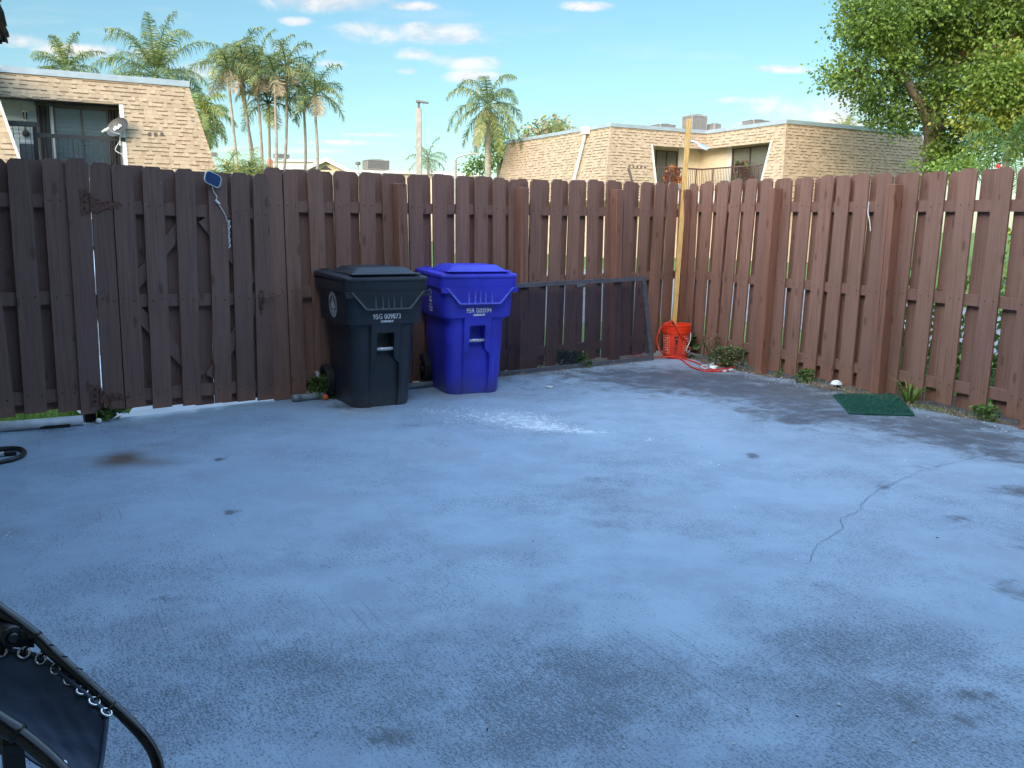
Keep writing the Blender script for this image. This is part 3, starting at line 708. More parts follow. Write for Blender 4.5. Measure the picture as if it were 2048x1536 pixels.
    def ringp(r0, r1, n=40, a0=0, a1=2*pi):
        for k in range(n):
            a, b_ = a0+(a1-a0)*k/n, a0+(a1-a0)*(k+1)/n
            sgrid([(r0*math.cos(a), r0*math.sin(a)), (r1*math.cos(a), r1*math.sin(a)), (r1*math.cos(b_), r1*math.sin(b_)), (r0*math.cos(b_), r0*math.sin(b_))])
    if kind == 'seal':
        ringp(.088, .092); ringp(.066, .069)
        for k in range(26):            # lettering round the seal, worn to ticks
            a = 2*pi*(k+.15)/26; ringp(.072+R_.uniform(0,.003), .084, 2, a, a+2*pi/26*R_.uniform(.35,.7))
        sgrid([(-.010,-.03),(.010,-.03),(.007,.045),(0,.058),(-.007,.045)])
        for s in (-1,1):
            sgrid([(s*.018,-.028),(s*.032,-.028),(s*.030,.018),(s*.020,.026)][::s]); sgrid([(s*.038,-.025),(s*.048,-.025),(s*.046,.0),(s*.039,.004)][::s])
        for v in (-.038,-.047,-.056): sgrid([(-.045+abs(v)*.2, v-.002),(.045-abs(v)*.2, v-.002),(.045-abs(v)*.2, v+.002),(-.045+abs(v)*.2, v+.002)])
    else:
        off = .045
        for k in range(3):
            a0 = pi/2+k*2*pi/3
            for q in range(5):
                a, b_ = a0+q*.34, a0+(q+1)*.34-.05
                sgrid([(.026*math.cos(a), off+.026*math.sin(a)), (.040*math.cos(a), off+.040*math.sin(a)), (.040*math.cos(b_), off+.040*math.sin(b_)), (.026*math.cos(b_), off+.026*math.sin(b_))])
        for r_, (v, w, h) in enumerate(((-.012,.040,.016),(-.040,.034,.012),(-.064,.048,.014),(-.088,.042,.012))):
            u = -w
            while u < w:
                d = R_.uniform(.006,.014); sgrid([(u,v-h/2),(u+d,v-h/2),(u+d,v+h/2),(u,v+h/2)]); u += d+.004
    em.build('emblem', M['whiteprint'], t, local=True)
    return t
make_bin('black wheeled bin with white number 95G 009873 and round seal', (-1.118, 6.835, 0), math.radians(30), M['binblack'], '95G 009873', 'seal')
make_bin('bright blue wheeled bin with white number 95R 000594', (-.415, 7.425, 0), math.radians(23), M['binblue'], '95R 000594', 'recycle')

# ------------------------------------------------------------------ insect-screen door leaning on the fence
Ab = V3((1.4895, 9.217, 0)); dirb = -V3((math.cos(math.radians(35.6)), math.sin(math.radians(35.6)), 0)); LEN = 2.03
Bb = Ab + dirb*LEN; TR = FLpx(1288,553,.116); TL = TR + (FLpx(1026,567,.116)-TR).normalized()*LEN
sd = thing('screen_door', 'dark framed insect screen door laid sideways leaning against the fence beside the blue bin', 'screen door', Ab.lerp(Bb,.5))
nrm = (Bb-Ab).cross(TR-Ab).normalized()
if nrm.dot(NL) < 0: nrm = -nrm
def bil(u, v): return Ab.lerp(Bb, u).lerp(TR.lerp(TL, u), v)
fw = .045; uu = fw/LEN; vv = fw/.9
fm = MB()
for (u0,v0,u1,v1) in ((0,0,1,vv),(0,1-vv,1,1),(0,vv,uu*1.15,1-vv),(1-uu,vv,1,1-vv)):
    fm.prism([bil(u0,v0), bil(u1,v0), bil(u1,v1), bil(u0,v1)], nrm*.024)
fm.build('frame', M['frame'], sd, bevel=.002)
ms = MB(); ms.add([bil(uu,vv)+nrm*.008, bil(1-uu,vv)+nrm*.008, bil(1-uu,1-vv)+nrm*.008, bil(uu,1-vv)+nrm*.008], [(0,1,2,3)])
ms.build('screen_mesh', M['screen'], sd)
hd = MB(); u0 = .455
hd.prism([bil(u0-.028,.915), bil(u0+.028,.915), bil(u0+.028,.962), bil(u0-.028,.962)], nrm*.034)
hd.prism([bil(u0-.018,.925), bil(u0+.018,.925), bil(u0+.018,.945), bil(u0-.018,.945)], nrm*.040); hd.build('handle', M['lampgrey'], sd, bevel=.002)

# ------------------------------------------------------------------ bucket, post, lamp, cord
bc = V3((1.768, 9.425, 0))
bk = thing('bucket', 'bright orange plastic bucket standing in the fence corner', 'bucket', bc)
b = MB(); b.lathe([(0,.004),(.118,.004),(.126,.0),(.130,.004),(.146,.275),(.158,.277),(.158,.288),(.147,.292),(.155,.294),(.155,.304),(.1475,.307),(.155,.309),(.155,.319),(.148,.322),(.155,.324),(.155,.334),(.149,.338),(.155,.350),(.158,.362),(.156,.368),(.149,.368),(.147,.33),(.126,.012),(0,.012)], bc, 48)
o = b.build('pail', M['orange'], bk); smooth_by_angle(o, .9)
vd = V3((CAM.x-bc.x, CAM.y-bc.y, 0)).normalized(); va = math.atan2(vd.y, vd.x)
def cyl(th, z, lift=.0012):                 # th in radians to the right as seen from the patio
    r = .130+(.016)*(z/.275)+lift; a = va + th
    return bc + V3((r*math.cos(a), r*math.sin(a), z))
def cpatch(mb, t0, t1, z0, z1, n=6):
    for k in range(n):
        a, b_ = t0+(t1-t0)*k/n, t0+(t1-t0)*(k+1)/n
        mb.add([cyl(a,z0), cyl(b_,z0), cyl(b_,z1), cyl(a,z1)], [(0,1,2,3)])
bp = MB()
x = -.14
for wd in (.05,.04,.055,.045,.05,.045): cpatch(bp, x, x+wd, .222, .247, 1); x += wd+.008
for t0,t1,z0,z1 in ((-.05,.03,.150,.172),(.00,.10,.160,.185),(.05,.17,.182,.207),(-.08,.06,.190,.214),(.08,.15,.150,.165),(-.03,.12,.172,.19)): cpatch(bp, t0,t1,z0,z1,2)
for k in range(9):
    z = .138-.0068*k; x = -.14
    while x < .14:
        wd = R_.uniform(.012,.04); cpatch(bp, x, min(x+wd,.15), z-.0018, z+.0018, 1); x += wd+.008
cpatch(bp, -.10,-.01,.055,.075,2); cpatch(bp,.05,.065,.055,.075,1); cpatch(bp,.085,.12,.055,.058,1); cpatch(bp,.085,.10,.063,.066,1); cpatch(bp,.085,.12,.071,.074,1)
bp.build('black_print', M['blackprint'], bk)
for sgn in (-1, 1):
    wp = MB(); a0, a1 = (-1.30,-.52) if sgn < 0 else (.62,1.35)
    for (t0,t1,z0,z1) in ((a0,a1,.060,.0635),(a0,a1,.2465,.25),(a0,a0+.025,.06,.25),(a1-.025,a1,.06,.25)): cpatch(wp,t0,t1,z0,z1,8)
    z = .225
    while z > .085:
        for k in range(3):
            t0 = a0+.14+.2*k; cpatch(wp, t0, t0+R_.uniform(.07,.15), z-R_.uniform(.004,.011), z+.004, 2)
        z -= .026
    wp.build('white_print', M['orangewhite'], bk)
hn = MB(); hn.tube(smoothpath([bc+V3((math.cos(va+1.25)*.158, math.sin(va+1.25)*.158,.285)), cyl(1.05,.20,.03), cyl(.8,.10,.02), cyl(1.1,.075,.022), cyl(1.4,.12,.02)],5), .0035, 8); hn.build('handle', M['white'], bk)

ptop = D(1378, 238, 9.72); pbot = bc + V3((-.03, .05, .02))
pd = (ptop-pbot).normalized(); px_ax = V3((1,.1,0)); px_ax = (px_ax - pd*px_ax.dot(pd)).normalized(); py_ax = pd.cross(px_ax)
wp_ = thing('wooden_post', 'tall slim yellow timber post standing in the orange bucket', 'post', pbot)
b = MB(); b.obox(pbot-px_ax*.025-py_ax*.016, px_ax*.050, py_ax*.032, ptop-pbot); b.build('shaft', M['pine'], wp_, bevel=.003)
LT = D(1407, 294, 9.66)
lp = thing('solar_lamp', 'small white solar lamp on a bracket near the top of the tall post', 'lamp', LT)
ax_ = (D(1419,296,9.62)-D(1396,286,9.66)).normalized(); up_ = V3((.42,-.45,.80)); up_ = (up_-ax_*up_.dot(ax_)).normalized(); dp_ = ax_.cross(up_)
b = MB(); b.obox(LT-ax_*.058-dp_*.045-up_*.013, ax_*.116, dp_*.09, up_*.026); b.build('housing', M['white'], lp, bevel=.006, seg=2)
b = MB(); b.obox(LT-ax_*.046-dp_*.036+up_*.0135, ax_*.092, dp_*.072, up_*.002); b.build('panel', M['fascia'], lp)
b = MB(); b.tube(smoothpath([D(1383,283,9.70), D(1388,283,9.66), D(1394,286,9.65), D(1399,290,9.66)],4), .010, 8); b.tube([D(1381,282,9.70), D(1387,285,9.70)], .016, 8); b.build('bracket', M['white'], lp)

ZC = .0075
def z1(X, Y): return (1300+X/7.877, 620+Y/7.877)
cd = thing('extension_cord', 'red cord looped out of the orange bucket and over the patio floor', 'cord', G(1380,725))
front = bc + vd*.17
def Cb(X, Y, k=0.0): p = z1(X, Y); return D(p[0], p[1], front.y+k)
def Cg(X, Y, z=ZC): p = z1(X, Y); return G(p[0], p[1], z)
pathA = [bc+V3((-.04,.02,.20)), bc+V3((-.05,-.05,.33)), Cb(350,178,.03), Cb(300,190,-.005), Cb(215,238), Cb(140,330), Cb(108,440), Cb(122,570), Cb(175,655), Cg(255,722), Cg(400,738), Cg(520,800), Cg(600,862), Cg(720,925), Cg(860,962), Cg(1000,968), Cg(1150,966), Cg(1285,942)]
pathB = [Cg(-420,640), Cg(-300,700), Cg(-100,735), Cg(100,745), Cg(300,738,ZC*3), Cg(480,757,ZC*2), Cg(620,792), Cg(760,842), Cg(870,915), Cg(960,945,ZC*2.5), Cg(1100,930,ZC*2.2), Cg(1290,915), Cg(1330,895), Cg(1280,870), Cg(1150,860), Cg(1010,858)]
pathC = [bc+V3((-.02,.02,.22)), bc+V3((-.03,-.06,.34)), Cb(352,172,.028), Cb(392,225,.0), Cb(440,335,.005), Cb(500,425,.012), Cb(565,478,.03), Cb(600,560,.06), Cb(640,635,.10)]
b = MB()
for p in (pathA, pathB, pathC): b.tube(smoothpath(p, 7), .0075, 8)
b.build('cable', M['cord'], cd, smooth=True)
b = MB(); b.tube(smoothpath([Cg(905,930,.012), Cg(840,915,.012), Cg(812,890,.012), Cg(850,872,.012), Cg(930,866,.014), Cg(965,858,.016)],5), .006, 8); b.tube([Cg(955,862,.02), Cg(1000,853,.022)], .016, 10); b.tube([Cg(1255,945,.014), Cg(1300,935,.014)], .010, 8); b.tube([Cg(1155,962,.012), Cg(1200,958,.012)], .0098, 8)
b.build('plug_end', M['white'], cd)
def crumple(name, label, cat, c, r, mat, seed):
    rr = random.Random(seed); b = MB(); n = 7
    vs = [V3((0,0,r*.55))] + [V3((math.cos(k*2*pi/n)*r*rr.uniform(.7,1.3), math.sin(k*2*pi/n)*r*rr.uniform(.6,1.1), r*rr.uniform(.15,.6))) for k in range(n)] + [V3((math.cos(k*2*pi/n)*r*rr.uniform(.5,1.1), math.sin(k*2*pi/n)*r*.8, .002)) for k in range(n)]
    fs = [(0,1+k,1+(k+1)%n) for k in range(n)] + [(1+k,1+n+k,1+n+(k+1)%n,1+(k+1)%n) for k in range(n)]
    b.add([V3(c)+v for v in vs], fs); return tag(b.build(name, mat), label, cat)
crumple('paper_scrap', 'crumpled white paper scrap lying on the patio in front of the screen door', 'litter', G(1100,776), .038, M['paper'], 3)
crumple('paper_scrap', 'white scrap lying inside the loop of red cord', 'litter', G(1426,737), .045, M['paper'], 5)

# ------------------------------------------------------------------ small things on the floor
mt = [G(1666,793), G(1791,791), G(1829,833), G(1697,829)]
b = MB(); b.prism([p+V3((0,0,.004)) for p in mt], (0,0,.012))
def matpt():
    u, v = R_.random(), R_.random(); return mt[0].lerp(mt[1],u).lerp(mt[3].lerp(mt[2],u),v)+V3((0,0,.012))
blades(b, matpt, 9000, .020, .0024); tag(b.build('turf_mat', M['turf']), 'rectangular green artificial turf mat lying by the right hand fence', 'mat')
def sphere(name, label, cat, c, r, mat):
    b = MB(); n = 14
    b.lathe([(r*math.sin(pi*k/n)+1e-5, -r*math.cos(pi*k/n)) for k in range(n+1)], V3(c)+V3((0,0,r)), 22); return tag(b.build(name, mat, smooth=True), label, cat)
sphere('ball', 'small orange ball beside the wheel of the black bin', 'ball', G(651,800), .024, M['ballorange'])
sphere('ball', 'small white ball by the weed at the hinge side of the gate', 'ball', G(198,847), .019, M['ballwhite'])
b = MB(); b.tube([G(-160,866,.034), G(60,849,.034), G(166,840,.034)], .034, 16); tag(b.build('drain_pipe', M['pvc'], smooth=True), 'grey plastic pipe lying under the short fence section left of the gate', 'pipe')
b = MB(); p0, p1 = G(588,797,.026), G(905,763,.026); b.tube([p0, p0.lerp(p1,.5), p1], .026, 14); b.tube([p0-(p1-p0).normalized()*.01, p0+(p1-p0).normalized()*.05], .031, 14); tag(b.build('drain_pipe', M['pipedark'], smooth=True), 'grey pipe lying along the fence foot behind the two bins', 'pipe')
q = [G(80,859), G(140,855), G(146,849), G(90,852)]; b = MB(); b.prism([p+V3((0,0,.004)) for p in q], (0,0,.018)); tag(b.build('wood_offcut', M['darkwood']), 'flat dark wood offcut lying on the patio in front of the pipe', 'plank')
b = MB(); b.tube(smoothpath([G(-120,948,.014), G(-40,932,.014), G(0,924,.014), G(28,918,.014), G(44,911,.014), G(49,904,.014), G(41,898,.014), G(22,896.5,.014), G(-20,900,.014), G(-120,912,.014)],8), .0135, 12)
hs = thing('garden_hose', 'black hose loop with metal fitting lying on the patio at the left edge', 'hose', G(0,915)); b.build('tube', M['hose'], hs, smooth=True)
b = MB(); b.tube([G(-30,912,.016), G(2,908.5,.016)], .012, 12); b.tube([G(-6,909.5,.016), G(-2,909,.016)], .017, 12); b.tube([G(3,908,.016), G(8,907.5,.016)], .016, 12); b.build('fitting', M['steel'], hs, smooth=False)
b = MB(); b.tube([G(8,907.5,.016), G(33,905,.016)], [.017,.015], 12); b.build('grip', M['hose'], hs)
oc = G(1674,777)
on = thing('ornament', 'small white cap on a dark foot standing beside the weed near the green mat', 'ornament', oc)
b = MB(); b.lathe([(0,.0),(.040,.0),(.040,.012),(.018,.018),(.012,.045),(0,.05)], oc, 16); b.build('foot', M['darkmetal'], on)
b = MB(); vs = []
b.lathe([(.050,.040),(.046,.052),(.034,.066),(.016,.074),(0.001,.076)], oc+V3((-.01,0,0)), 16); b.prism([oc+V3((-.07,-.01,.035)), oc+V3((-.03,-.01,.045)), oc+V3((-.02,-.01,.062)), oc+V3((-.05,-.01,.056))], (0,.02,0)); b.build('cap', M['white'], on, smooth=True)
b = MB(); b.tube(smoothpath([FRpx(1671,716,.02), FRpx(1664,738,.035), FRpx(1663,750,.05), FRpx(1668,760,.06), G(1676,772,.01), G(1690,778,.005), G(1705,779,.005)],6), .003, 6); tag(b.build('wire', M['rust']), 'thin brown wire hanging from the right hand fence down to the small white cap', 'wire')
b = MB(); pts = [FRpx(*p, .03) for p in ((1738,403),(1736,425),(1739,440),(1741,462))]; b.tube(smoothpath(pts,5), .004, 6); tag(b.build('string', M['white']), 'white string dangling from the top rail between two boards of the right hand fence', 'string')

# debris
b = MB()
def twig(p, L, w=.0022, mi=0):
    a = R_.uniform(0,2*pi); d = V3((math.cos(a),math.sin(a),R_.uniform(-.05,.35)))*L; s = V3((-d.y,d.x,0)).normalized()*w
    b.add([p-s, p+s, p+d*.5+s+V3((0,0,.008)), p+d+s*.3, p+d*.5-s+V3((0,0,.008))], [(0,1,2,4),(4,2,3)], mi)
for k in range(520):
    s = R_.uniform(.2,5.2); twig(FR(s, abs(R_.gauss(.16,.09)), .004), R_.uniform(.02,.09))
for k in range(420):
    s = R_.uniform(.4,3.0); twig(FL(s, R_.uniform(.03,.30), .004), R_.uniform(.02,.12))
for k in range(200): s = R_.gauss(2.35,.18); twig(FR(s, R_.uniform(.08,.3), .006), R_.uniform(.05,.16))
for k in range(520):
    if k < 300: p = FR(R_.uniform(.2,4.8), abs(R_.gauss(.27,.12)), .004)
    elif k < 400: p = FL(R_.uniform(.6,3.0), R_.uniform(.1,.5), .003)
    else: p = G(R_.uniform(60,1900), R_.uniform(820,1500), .003)
    h = R_.uniform(.002,.007); a = R_.uniform(0,3); u = V3((math.cos(a),math.sin(a),0))*h; v = V3((-u.y,u.x,0))*R_.uniform(.4,1)
    b.add([p-u, p-v, p+u, p+v, p+V3((0,0,h*.8))], [(0,1,4),(1,2,4),(2,3,4),(3,0,4)], 1)
for k in range(10):
    p = G(R_.uniform(100,1950), R_.uniform(830,1520), .004); h = R_.uniform(.004,.009); a = R_.uniform(0,3); u = V3((math.cos(a),math.sin(a),0))*h; v = V3((-u.y,u.x,0))*.35
    b.add([p-u, p-v, p+u, p+v, p+V3((0,0,.004))], [(0,1,4),(1,2,4),(2,3,4),(3,0,4)], 2)
tag(b.build('debris', [M['straw'], M['paper'], M['darkwood']]), 'dry twigs, grit and leaf litter scattered along the fence foot', 'debris', kind='stuff')

# ------------------------------------------------------------------ weeds
def leafy(mb, base, r, h, n, ls, mats=(0,), stem=True, squash=1.0, up=.4):
    base = V3(base)
    for i in range(n):
        a = R_.uniform(0,2*pi); q = math.sqrt(R_.random()); z = h*R_.random()**.8
        p = base + V3((math.cos(a)*r*q*(1-.45*z/h), math.sin(a)*r*q*squash*(1-.45*z/h), z))
        d = V3((R_.gauss(0,1), R_.gauss(0,1), R_.gauss(up,.5))).normalized(); s = d.cross(V3((R_.gauss(0,1),R_.gauss(0,1),R_.gauss(0,1)))).normalized()
        L = ls*R_.uniform(.6,1.3); w = L*R_.uniform(.25,.4); nz = d.cross(s)*L*.12
        mb.add([p, p+d*L*.45+s*w+nz, p+d*L, p+d*L*.45-s*w+nz], [(0,1,2),(0,2,3)], R_.choice(mats))
    if stem:
        for i in range(max(4, n//14)):
            a = R_.uniform(0,2*pi); e = base+V3((math.cos(a)*r*.8, math.sin(a)*r*.8*squash, h*R_.uniform(.5,1))); mb.tube([base+V3((math.cos(a)*r*.1,math.sin(a)*r*.1,0)), base.lerp(e,.5)+V3((0,0,h*.12)), e], .0018, 4, mats[0], False)
def weed(name, label, base, r, h, n, ls, mats, squash=1.0, flowers=0, up=.4):
    b = MB(); leafy(b, base, r, h, n, ls, tuple(range(len(mats))), True, squash, up)
    t = thing(name, label, 'plant', base); b.build('foliage', mats, t)
    if flowers:
        fb = MB()
        for k in range(flowers):
            p = V3(base)+V3((R_.uniform(-.5,.5)*r, R_.uniform(-.3,.3)*r, h*R_.uniform(1.0,1.3)))
            for j in range(5): a = 2*pi*j/5; fb.add([p, p+V3((math.cos(a)*.011-.004*math.sin(a), -.003, math.sin(a)*.011+.004*math.cos(a))), p+V3((math.cos(a)*.014,-.005,math.sin(a)*.014)), p+V3((math.cos(a)*.011+.004*math.sin(a),-.003,math.sin(a)*.011-.004*math.cos(a)))], [(0,1,2,3)])
            fb.tube([p, V3(base)+V3((0,0,h*.5))], .0012, 4)
        fb.build('flower', M['white'], t)
    return t
WD = [M['weed'], M['leafdark'], M['leafmid']]
weed('weed', 'bushy weed with tiny white flowers between the gate and the black bin', FL(4.42,.10,.0), .14, .17, 420, .035, WD, 1, 5)
weed('weed', 'low weed with long leaves sprouting at the hinge foot of the gate', G(218,838), .13, .10, 70, .085, [M['weed'], M['weedlight']], 1, 0, .2)
weed('weed', 'large tangled weed spreading at the fence foot beside the red cord', FR(.98,.17,0), .22, .20, 900, .026, [M['weed'], M['weed'], M['leafmid'], M['straw']], 1.1)
weed('weed', 'pale stalky weed climbing the boards right of the bucket', FR(.66,.10,0), .14, .30, 170, .020, [M['weed'], M['straw'], M['straw']], .6)
weed('broadleaf_plant', 'dark broad leaved plant squeezed between the bucket and the right hand fence', FR(.30,.12,0), .09, .22, 42, .11, [M['leafdark'], M['weed']], 1)
weed('weed', 'small weed beside the white cap at the right hand fence', FR(2.02,.17,0), .10, .12, 190, .036, [M['weed'], M['weedlight']])
weed('weed', 'small leafy weed at the far right end of the fence', FR(3.72,.12,0), .13, .10, 170, .038, [M['weed'], M['weedlight']])
weed('weed', 'low dark weeds growing behind the screen door', FL(1.75,.06,0), .30, .16, 700, .034, [M['weed'], M['leafdark']], .12)
weed('weed', 'tiny sprig at the fence foot right of the second right hand post', FR(1.66,.12,0), .05, .07, 40, .03, [M['weed'], M['weedlight']])
b = MB(); gb_ = FR(3.06,.10,0)
for k in range(46):
    a = R_.uniform(0,2*pi); L = R_.uniform(.12,.30); d = V3((math.cos(a)*.6, math.sin(a)*.6, R_.uniform(.7,1.5))).normalized(); s = V3((-d.y,d.x,0)).normalized()*.005
    p = gb_+V3((math.cos(a)*.03, math.sin(a)*.03, 0)); mid_ = p+d*L*.6; e = p+d*L+V3((math.cos(a)*L*.35,math.sin(a)*L*.35,-L*.18))
    b.add([p-s,p+s,mid_+s,mid_-s,e], [(0,1,2,3),(3,2,4)], k % 2)
tag(b.build('grass_tuft', [M['weedlight'], M['grass']]), 'upright tuft of bright grass blades right of the green mat', 'grass')
b = MB()
for k in range(900):
    s = R_.gauss(3.05,.28); p = FR(s, abs(R_.gauss(.16,.06)), .0); L = R_.uniform(.015,.05); a = R_.uniform(0,6.3); d = V3((math.cos(a)*.7,math.sin(a)*.7,R_.uniform(.2,1)))*L; w = V3((-d.y,d.x,0))*.12
    b.add([p-w,p+w,p+d],[(0,1,2)], k % 2)
tag(b.build('ground_cover', [M['weedlight'], M['straw']]), 'sparse low ground cover on the soil below the right hand fence', 'ground cover', kind='stuff')

# ------------------------------------------------------------------ solar panel on the gate
sp_ = thing('solar_panel', 'small white rimmed blue solar panel clipped askew to the top of the gate', 'solar panel', FLpx(425,358,.045))
cor = [FLpx(411.5,338.5,.052), FLpx(443.5,353.5,.052), FLpx(438,378.5,.052), FLpx(405.5,362.5,.052)]
def rounded(cor, rad, n=5):
    out = []
    for i in range(4):
        p, a, b_ = cor[i], cor[i-1], cor[(i+1)%4]; u = (a-p).normalized(); v = (b_-p).normalized()
        for k in range(n+1):
            t = k/n; q0, q1, q2 = p+u*rad, p, p+v*rad; out.append(q0*(1-t)**2+q1*2*t*(1-t)+q2*t*t)
    return out
oc_ = sum(cor, V3((0,0,0)))/4
b = MB(); b.prism(rounded(cor, .035), NL*.012); b.build('rim', M['white'], sp_)
b = MB(); b.prism([oc_+(p-oc_)*.90+NL*.0122 for p in rounded(cor, .032)], NL*.0015); b.build('cell', M['solar'], sp_)
b = MB(); b.tube(smoothpath([FLpx(424,374,.05), FLpx(428,384,.04), FLpx(433.5,393,.04), FLpx(433,399,.04), FLpx(437,408,.035), FLpx(446,422,.032), FLpx(452,434,.03), FLpx(455,447,.02), FLpx(456,462,.012)],6), .0030, 6)
p = []
for k in range(60): p.append(FLpx(457.5+3.6*math.sin(k*2.4)+R_.uniform(-1,1), 441+56*(k/60)*.97+6*math.sin(k*1.9), .004+.012*math.cos(k*1.3)))
b.tube(smoothpath(p,3), .0024, 5); b.build('cable', M['white'], sp_)
b = MB(); b.tube([FLpx(430.5,400,.04), FLpx(439,408,.04)], [.009,.008], 8); b.build('connector', M['white'], sp_)

# ------------------------------------------------------------------ lounge chair
ch = thing('lounge_chair', 'black folding lounge chair with laced dark sling at the lower left corner', 'chair', G(60,1400,0))
def K(px, py, z): return G(px, py, z)
tube1 = [K(-110,1130,.80), K(-40,1188,.765), K(0,1221,.745), K(40,1249,.725), K(75,1276,.705), K(110,1310,.685), K(150,1345,.662), K(200,1390,.63), K(240,1425,.605), K(275,1460,.58), K(300,1492,.555), K(313,1520,.535), K(318,1552,.515), K(310,1600,.49)]
b = MB(); b.tube(smoothpath(tube1,6), .0092, 14); b.tube(smoothpath(tube1[:5],6), .0110, 14); b.build('side_tube', M['chairmetal'], ch, smooth=True)
tube2 = [K(-120,1372,.70), K(-60,1405,.685), K(0,1446,.665), K(40,1470,.65), K(80,1502,.63), K(120,1540,.61), K(170,1600,.58)]
b = MB(); b.tube(smoothpath(tube2,6), .0115, 14); b.tube(smoothpath(tube2[:4],5), .0145, 14); b.build('side_tube', M['chairmetal'], ch, smooth=True)
# sling
edge = [(-60,1296,.700),(0,1300,.692),(50,1305,.684),(84,1318,.675),(115,1340,.664),(140,1362,.652),(165,1384,.64),(190,1407,.626),(214,1431,.612)]
near = [(-140,1420,.655),(-70,1440,.645),(-10,1466,.635),(30,1492,.625),(60,1515,.615),(85,1535,.607),(110,1560,.597),(135,1585,.587),(160,1612,.575)]
E_ = smoothpath([K(*p) for p in edge],4); N_ = smoothpath([K(*p) for p in near],4)
b = MB(); nv = 14; rows_ = []
for a_, n_ in zip(E_, N_):
    rows_.append([a_.lerp(n_, k/nv) + V3((0,0,-.045*math.sin(pi*k/nv) + .004*math.sin(k*2.2)*math.sin(len(rows_)*.5))) for k in range(nv+1)])
n2 = nv+1; b.add([p for r in rows_ for p in r], [(i*n2+k, i*n2+k+1, (i+1)*n2+k+1, (i+1)*n2+k) for i in range(len(rows_)-1) for k in range(nv)])
so = b.build('sling', M['fabric'], ch, smooth=True)
md = so.modifiers.new('thick', 'SOLIDIFY'); md.thickness = .0022
hm = MB(); hm.tube([p+V3((0,0,.0005)) for p in E_], .0042, 8); hm.tube(rows_[-1], .004, 8); hm.build('hem', M['fabric'], ch, smooth=True)
gm = MB(); lc = MB()
T1 = smoothpath(tube1, 12)
def near_tube(p): return min(T1, key=lambda q: (q-p).length)
gp = [(2,1306,.690),(48,1309,.683),(82,1321,.674),(112,1341,.663),(139,1362,.651),(165,1384,.639),(189,1406,.626),(213,1428,.613)]
for i, g_ in enumerate(gp):
    p = K(*g_)+V3((0,0,.003)); dirv = (K(*gp[min(i+1,7)])-K(*gp[max(i-1,0)])).normalized(); side = (near_tube(p)-p); side = (side-dirv*side.dot(dirv)).normalized(); nz = dirv.cross(side)
    rings = [p + dirv*math.cos(a*pi/8)*.0085 + side*math.sin(a*pi/8)*.0085 for a in range(17)]
    gm.tube(rings, .0020, 6, 0, False)
    q = near_tube(p + dirv*.004); q2 = near_tube(p + dirv*.03); q3 = near_tube(p - dirv*.02)
    lc.tube([p+V3((0,0,.003)), p.lerp(q,.6)+V3((0,0,.006)), q+V3((0,0,.0100)), q+side*.0098, q-V3((0,0,.0095))], .0020, 6)
    lc.tube(smoothpath([p-V3((0,0,.004)), p.lerp(q3,.55)-V3((0,0,.004)), q3-V3((0,0,.0098)), q3-side*.009],3), .0019, 6)
gm.build('grommets', M['steel'], ch, smooth=True); lc.build('lacing', M['lace'], ch, smooth=True)
g2 = MB(); p = K(118,1531,.602); rings = [p + V3((math.cos(a*pi/8)*.0095, math.sin(a*pi/8)*.0095, 0)) for a in range(17)]; g2.tube(rings, .0026, 6, 0, False); g2.build('grommets', M['steel'], ch)
b = MB()      # pivot joint and legs
pv = K(8,1268,.715); b.tube([pv+V3((-.02,.012,0)), pv+V3((.020,-.012,0))], .019, 18); b.tube([pv+V3((.020,-.012,0)), pv+V3((.025,-.016,0))], .009, 12)
b.prism([K(-30,1250,.735), K(20,1252,.73), K(55,1262,.72), K(60,1280,.705), K(20,1280,.71), K(-30,1272,.72)], (.006,.006,-.018)); b.build('pivot_joint', M['chairmetal'], ch, bevel=.002)
for p0, p1 in ((K(10,1275,.705), V3((-1.62,2.35,.0))), (K(15,1278,.70), V3((-1.28,2.95,.0)) ), (K(30,1476,.64), V3((-1.52,1.78,.0))), (K(-60,1410,.675), V3((-1.95,2.2,.0)))):
    b = MB(); 
    if p1.x > -1.4: p1 = V3((-2.05,2.75,0))
    b.tube([p0, p1], .0125, 10); b.build('leg', M['chairmetal'], ch, smooth=True)
b = MB(); b.prism([K(0,1462,.655), K(52,1490,.637), K(40,1500,.63), K(0,1490,.64)], (0,0,-.05)); b.build('arm_joint', M['chairmetal'], ch, bevel=.003)
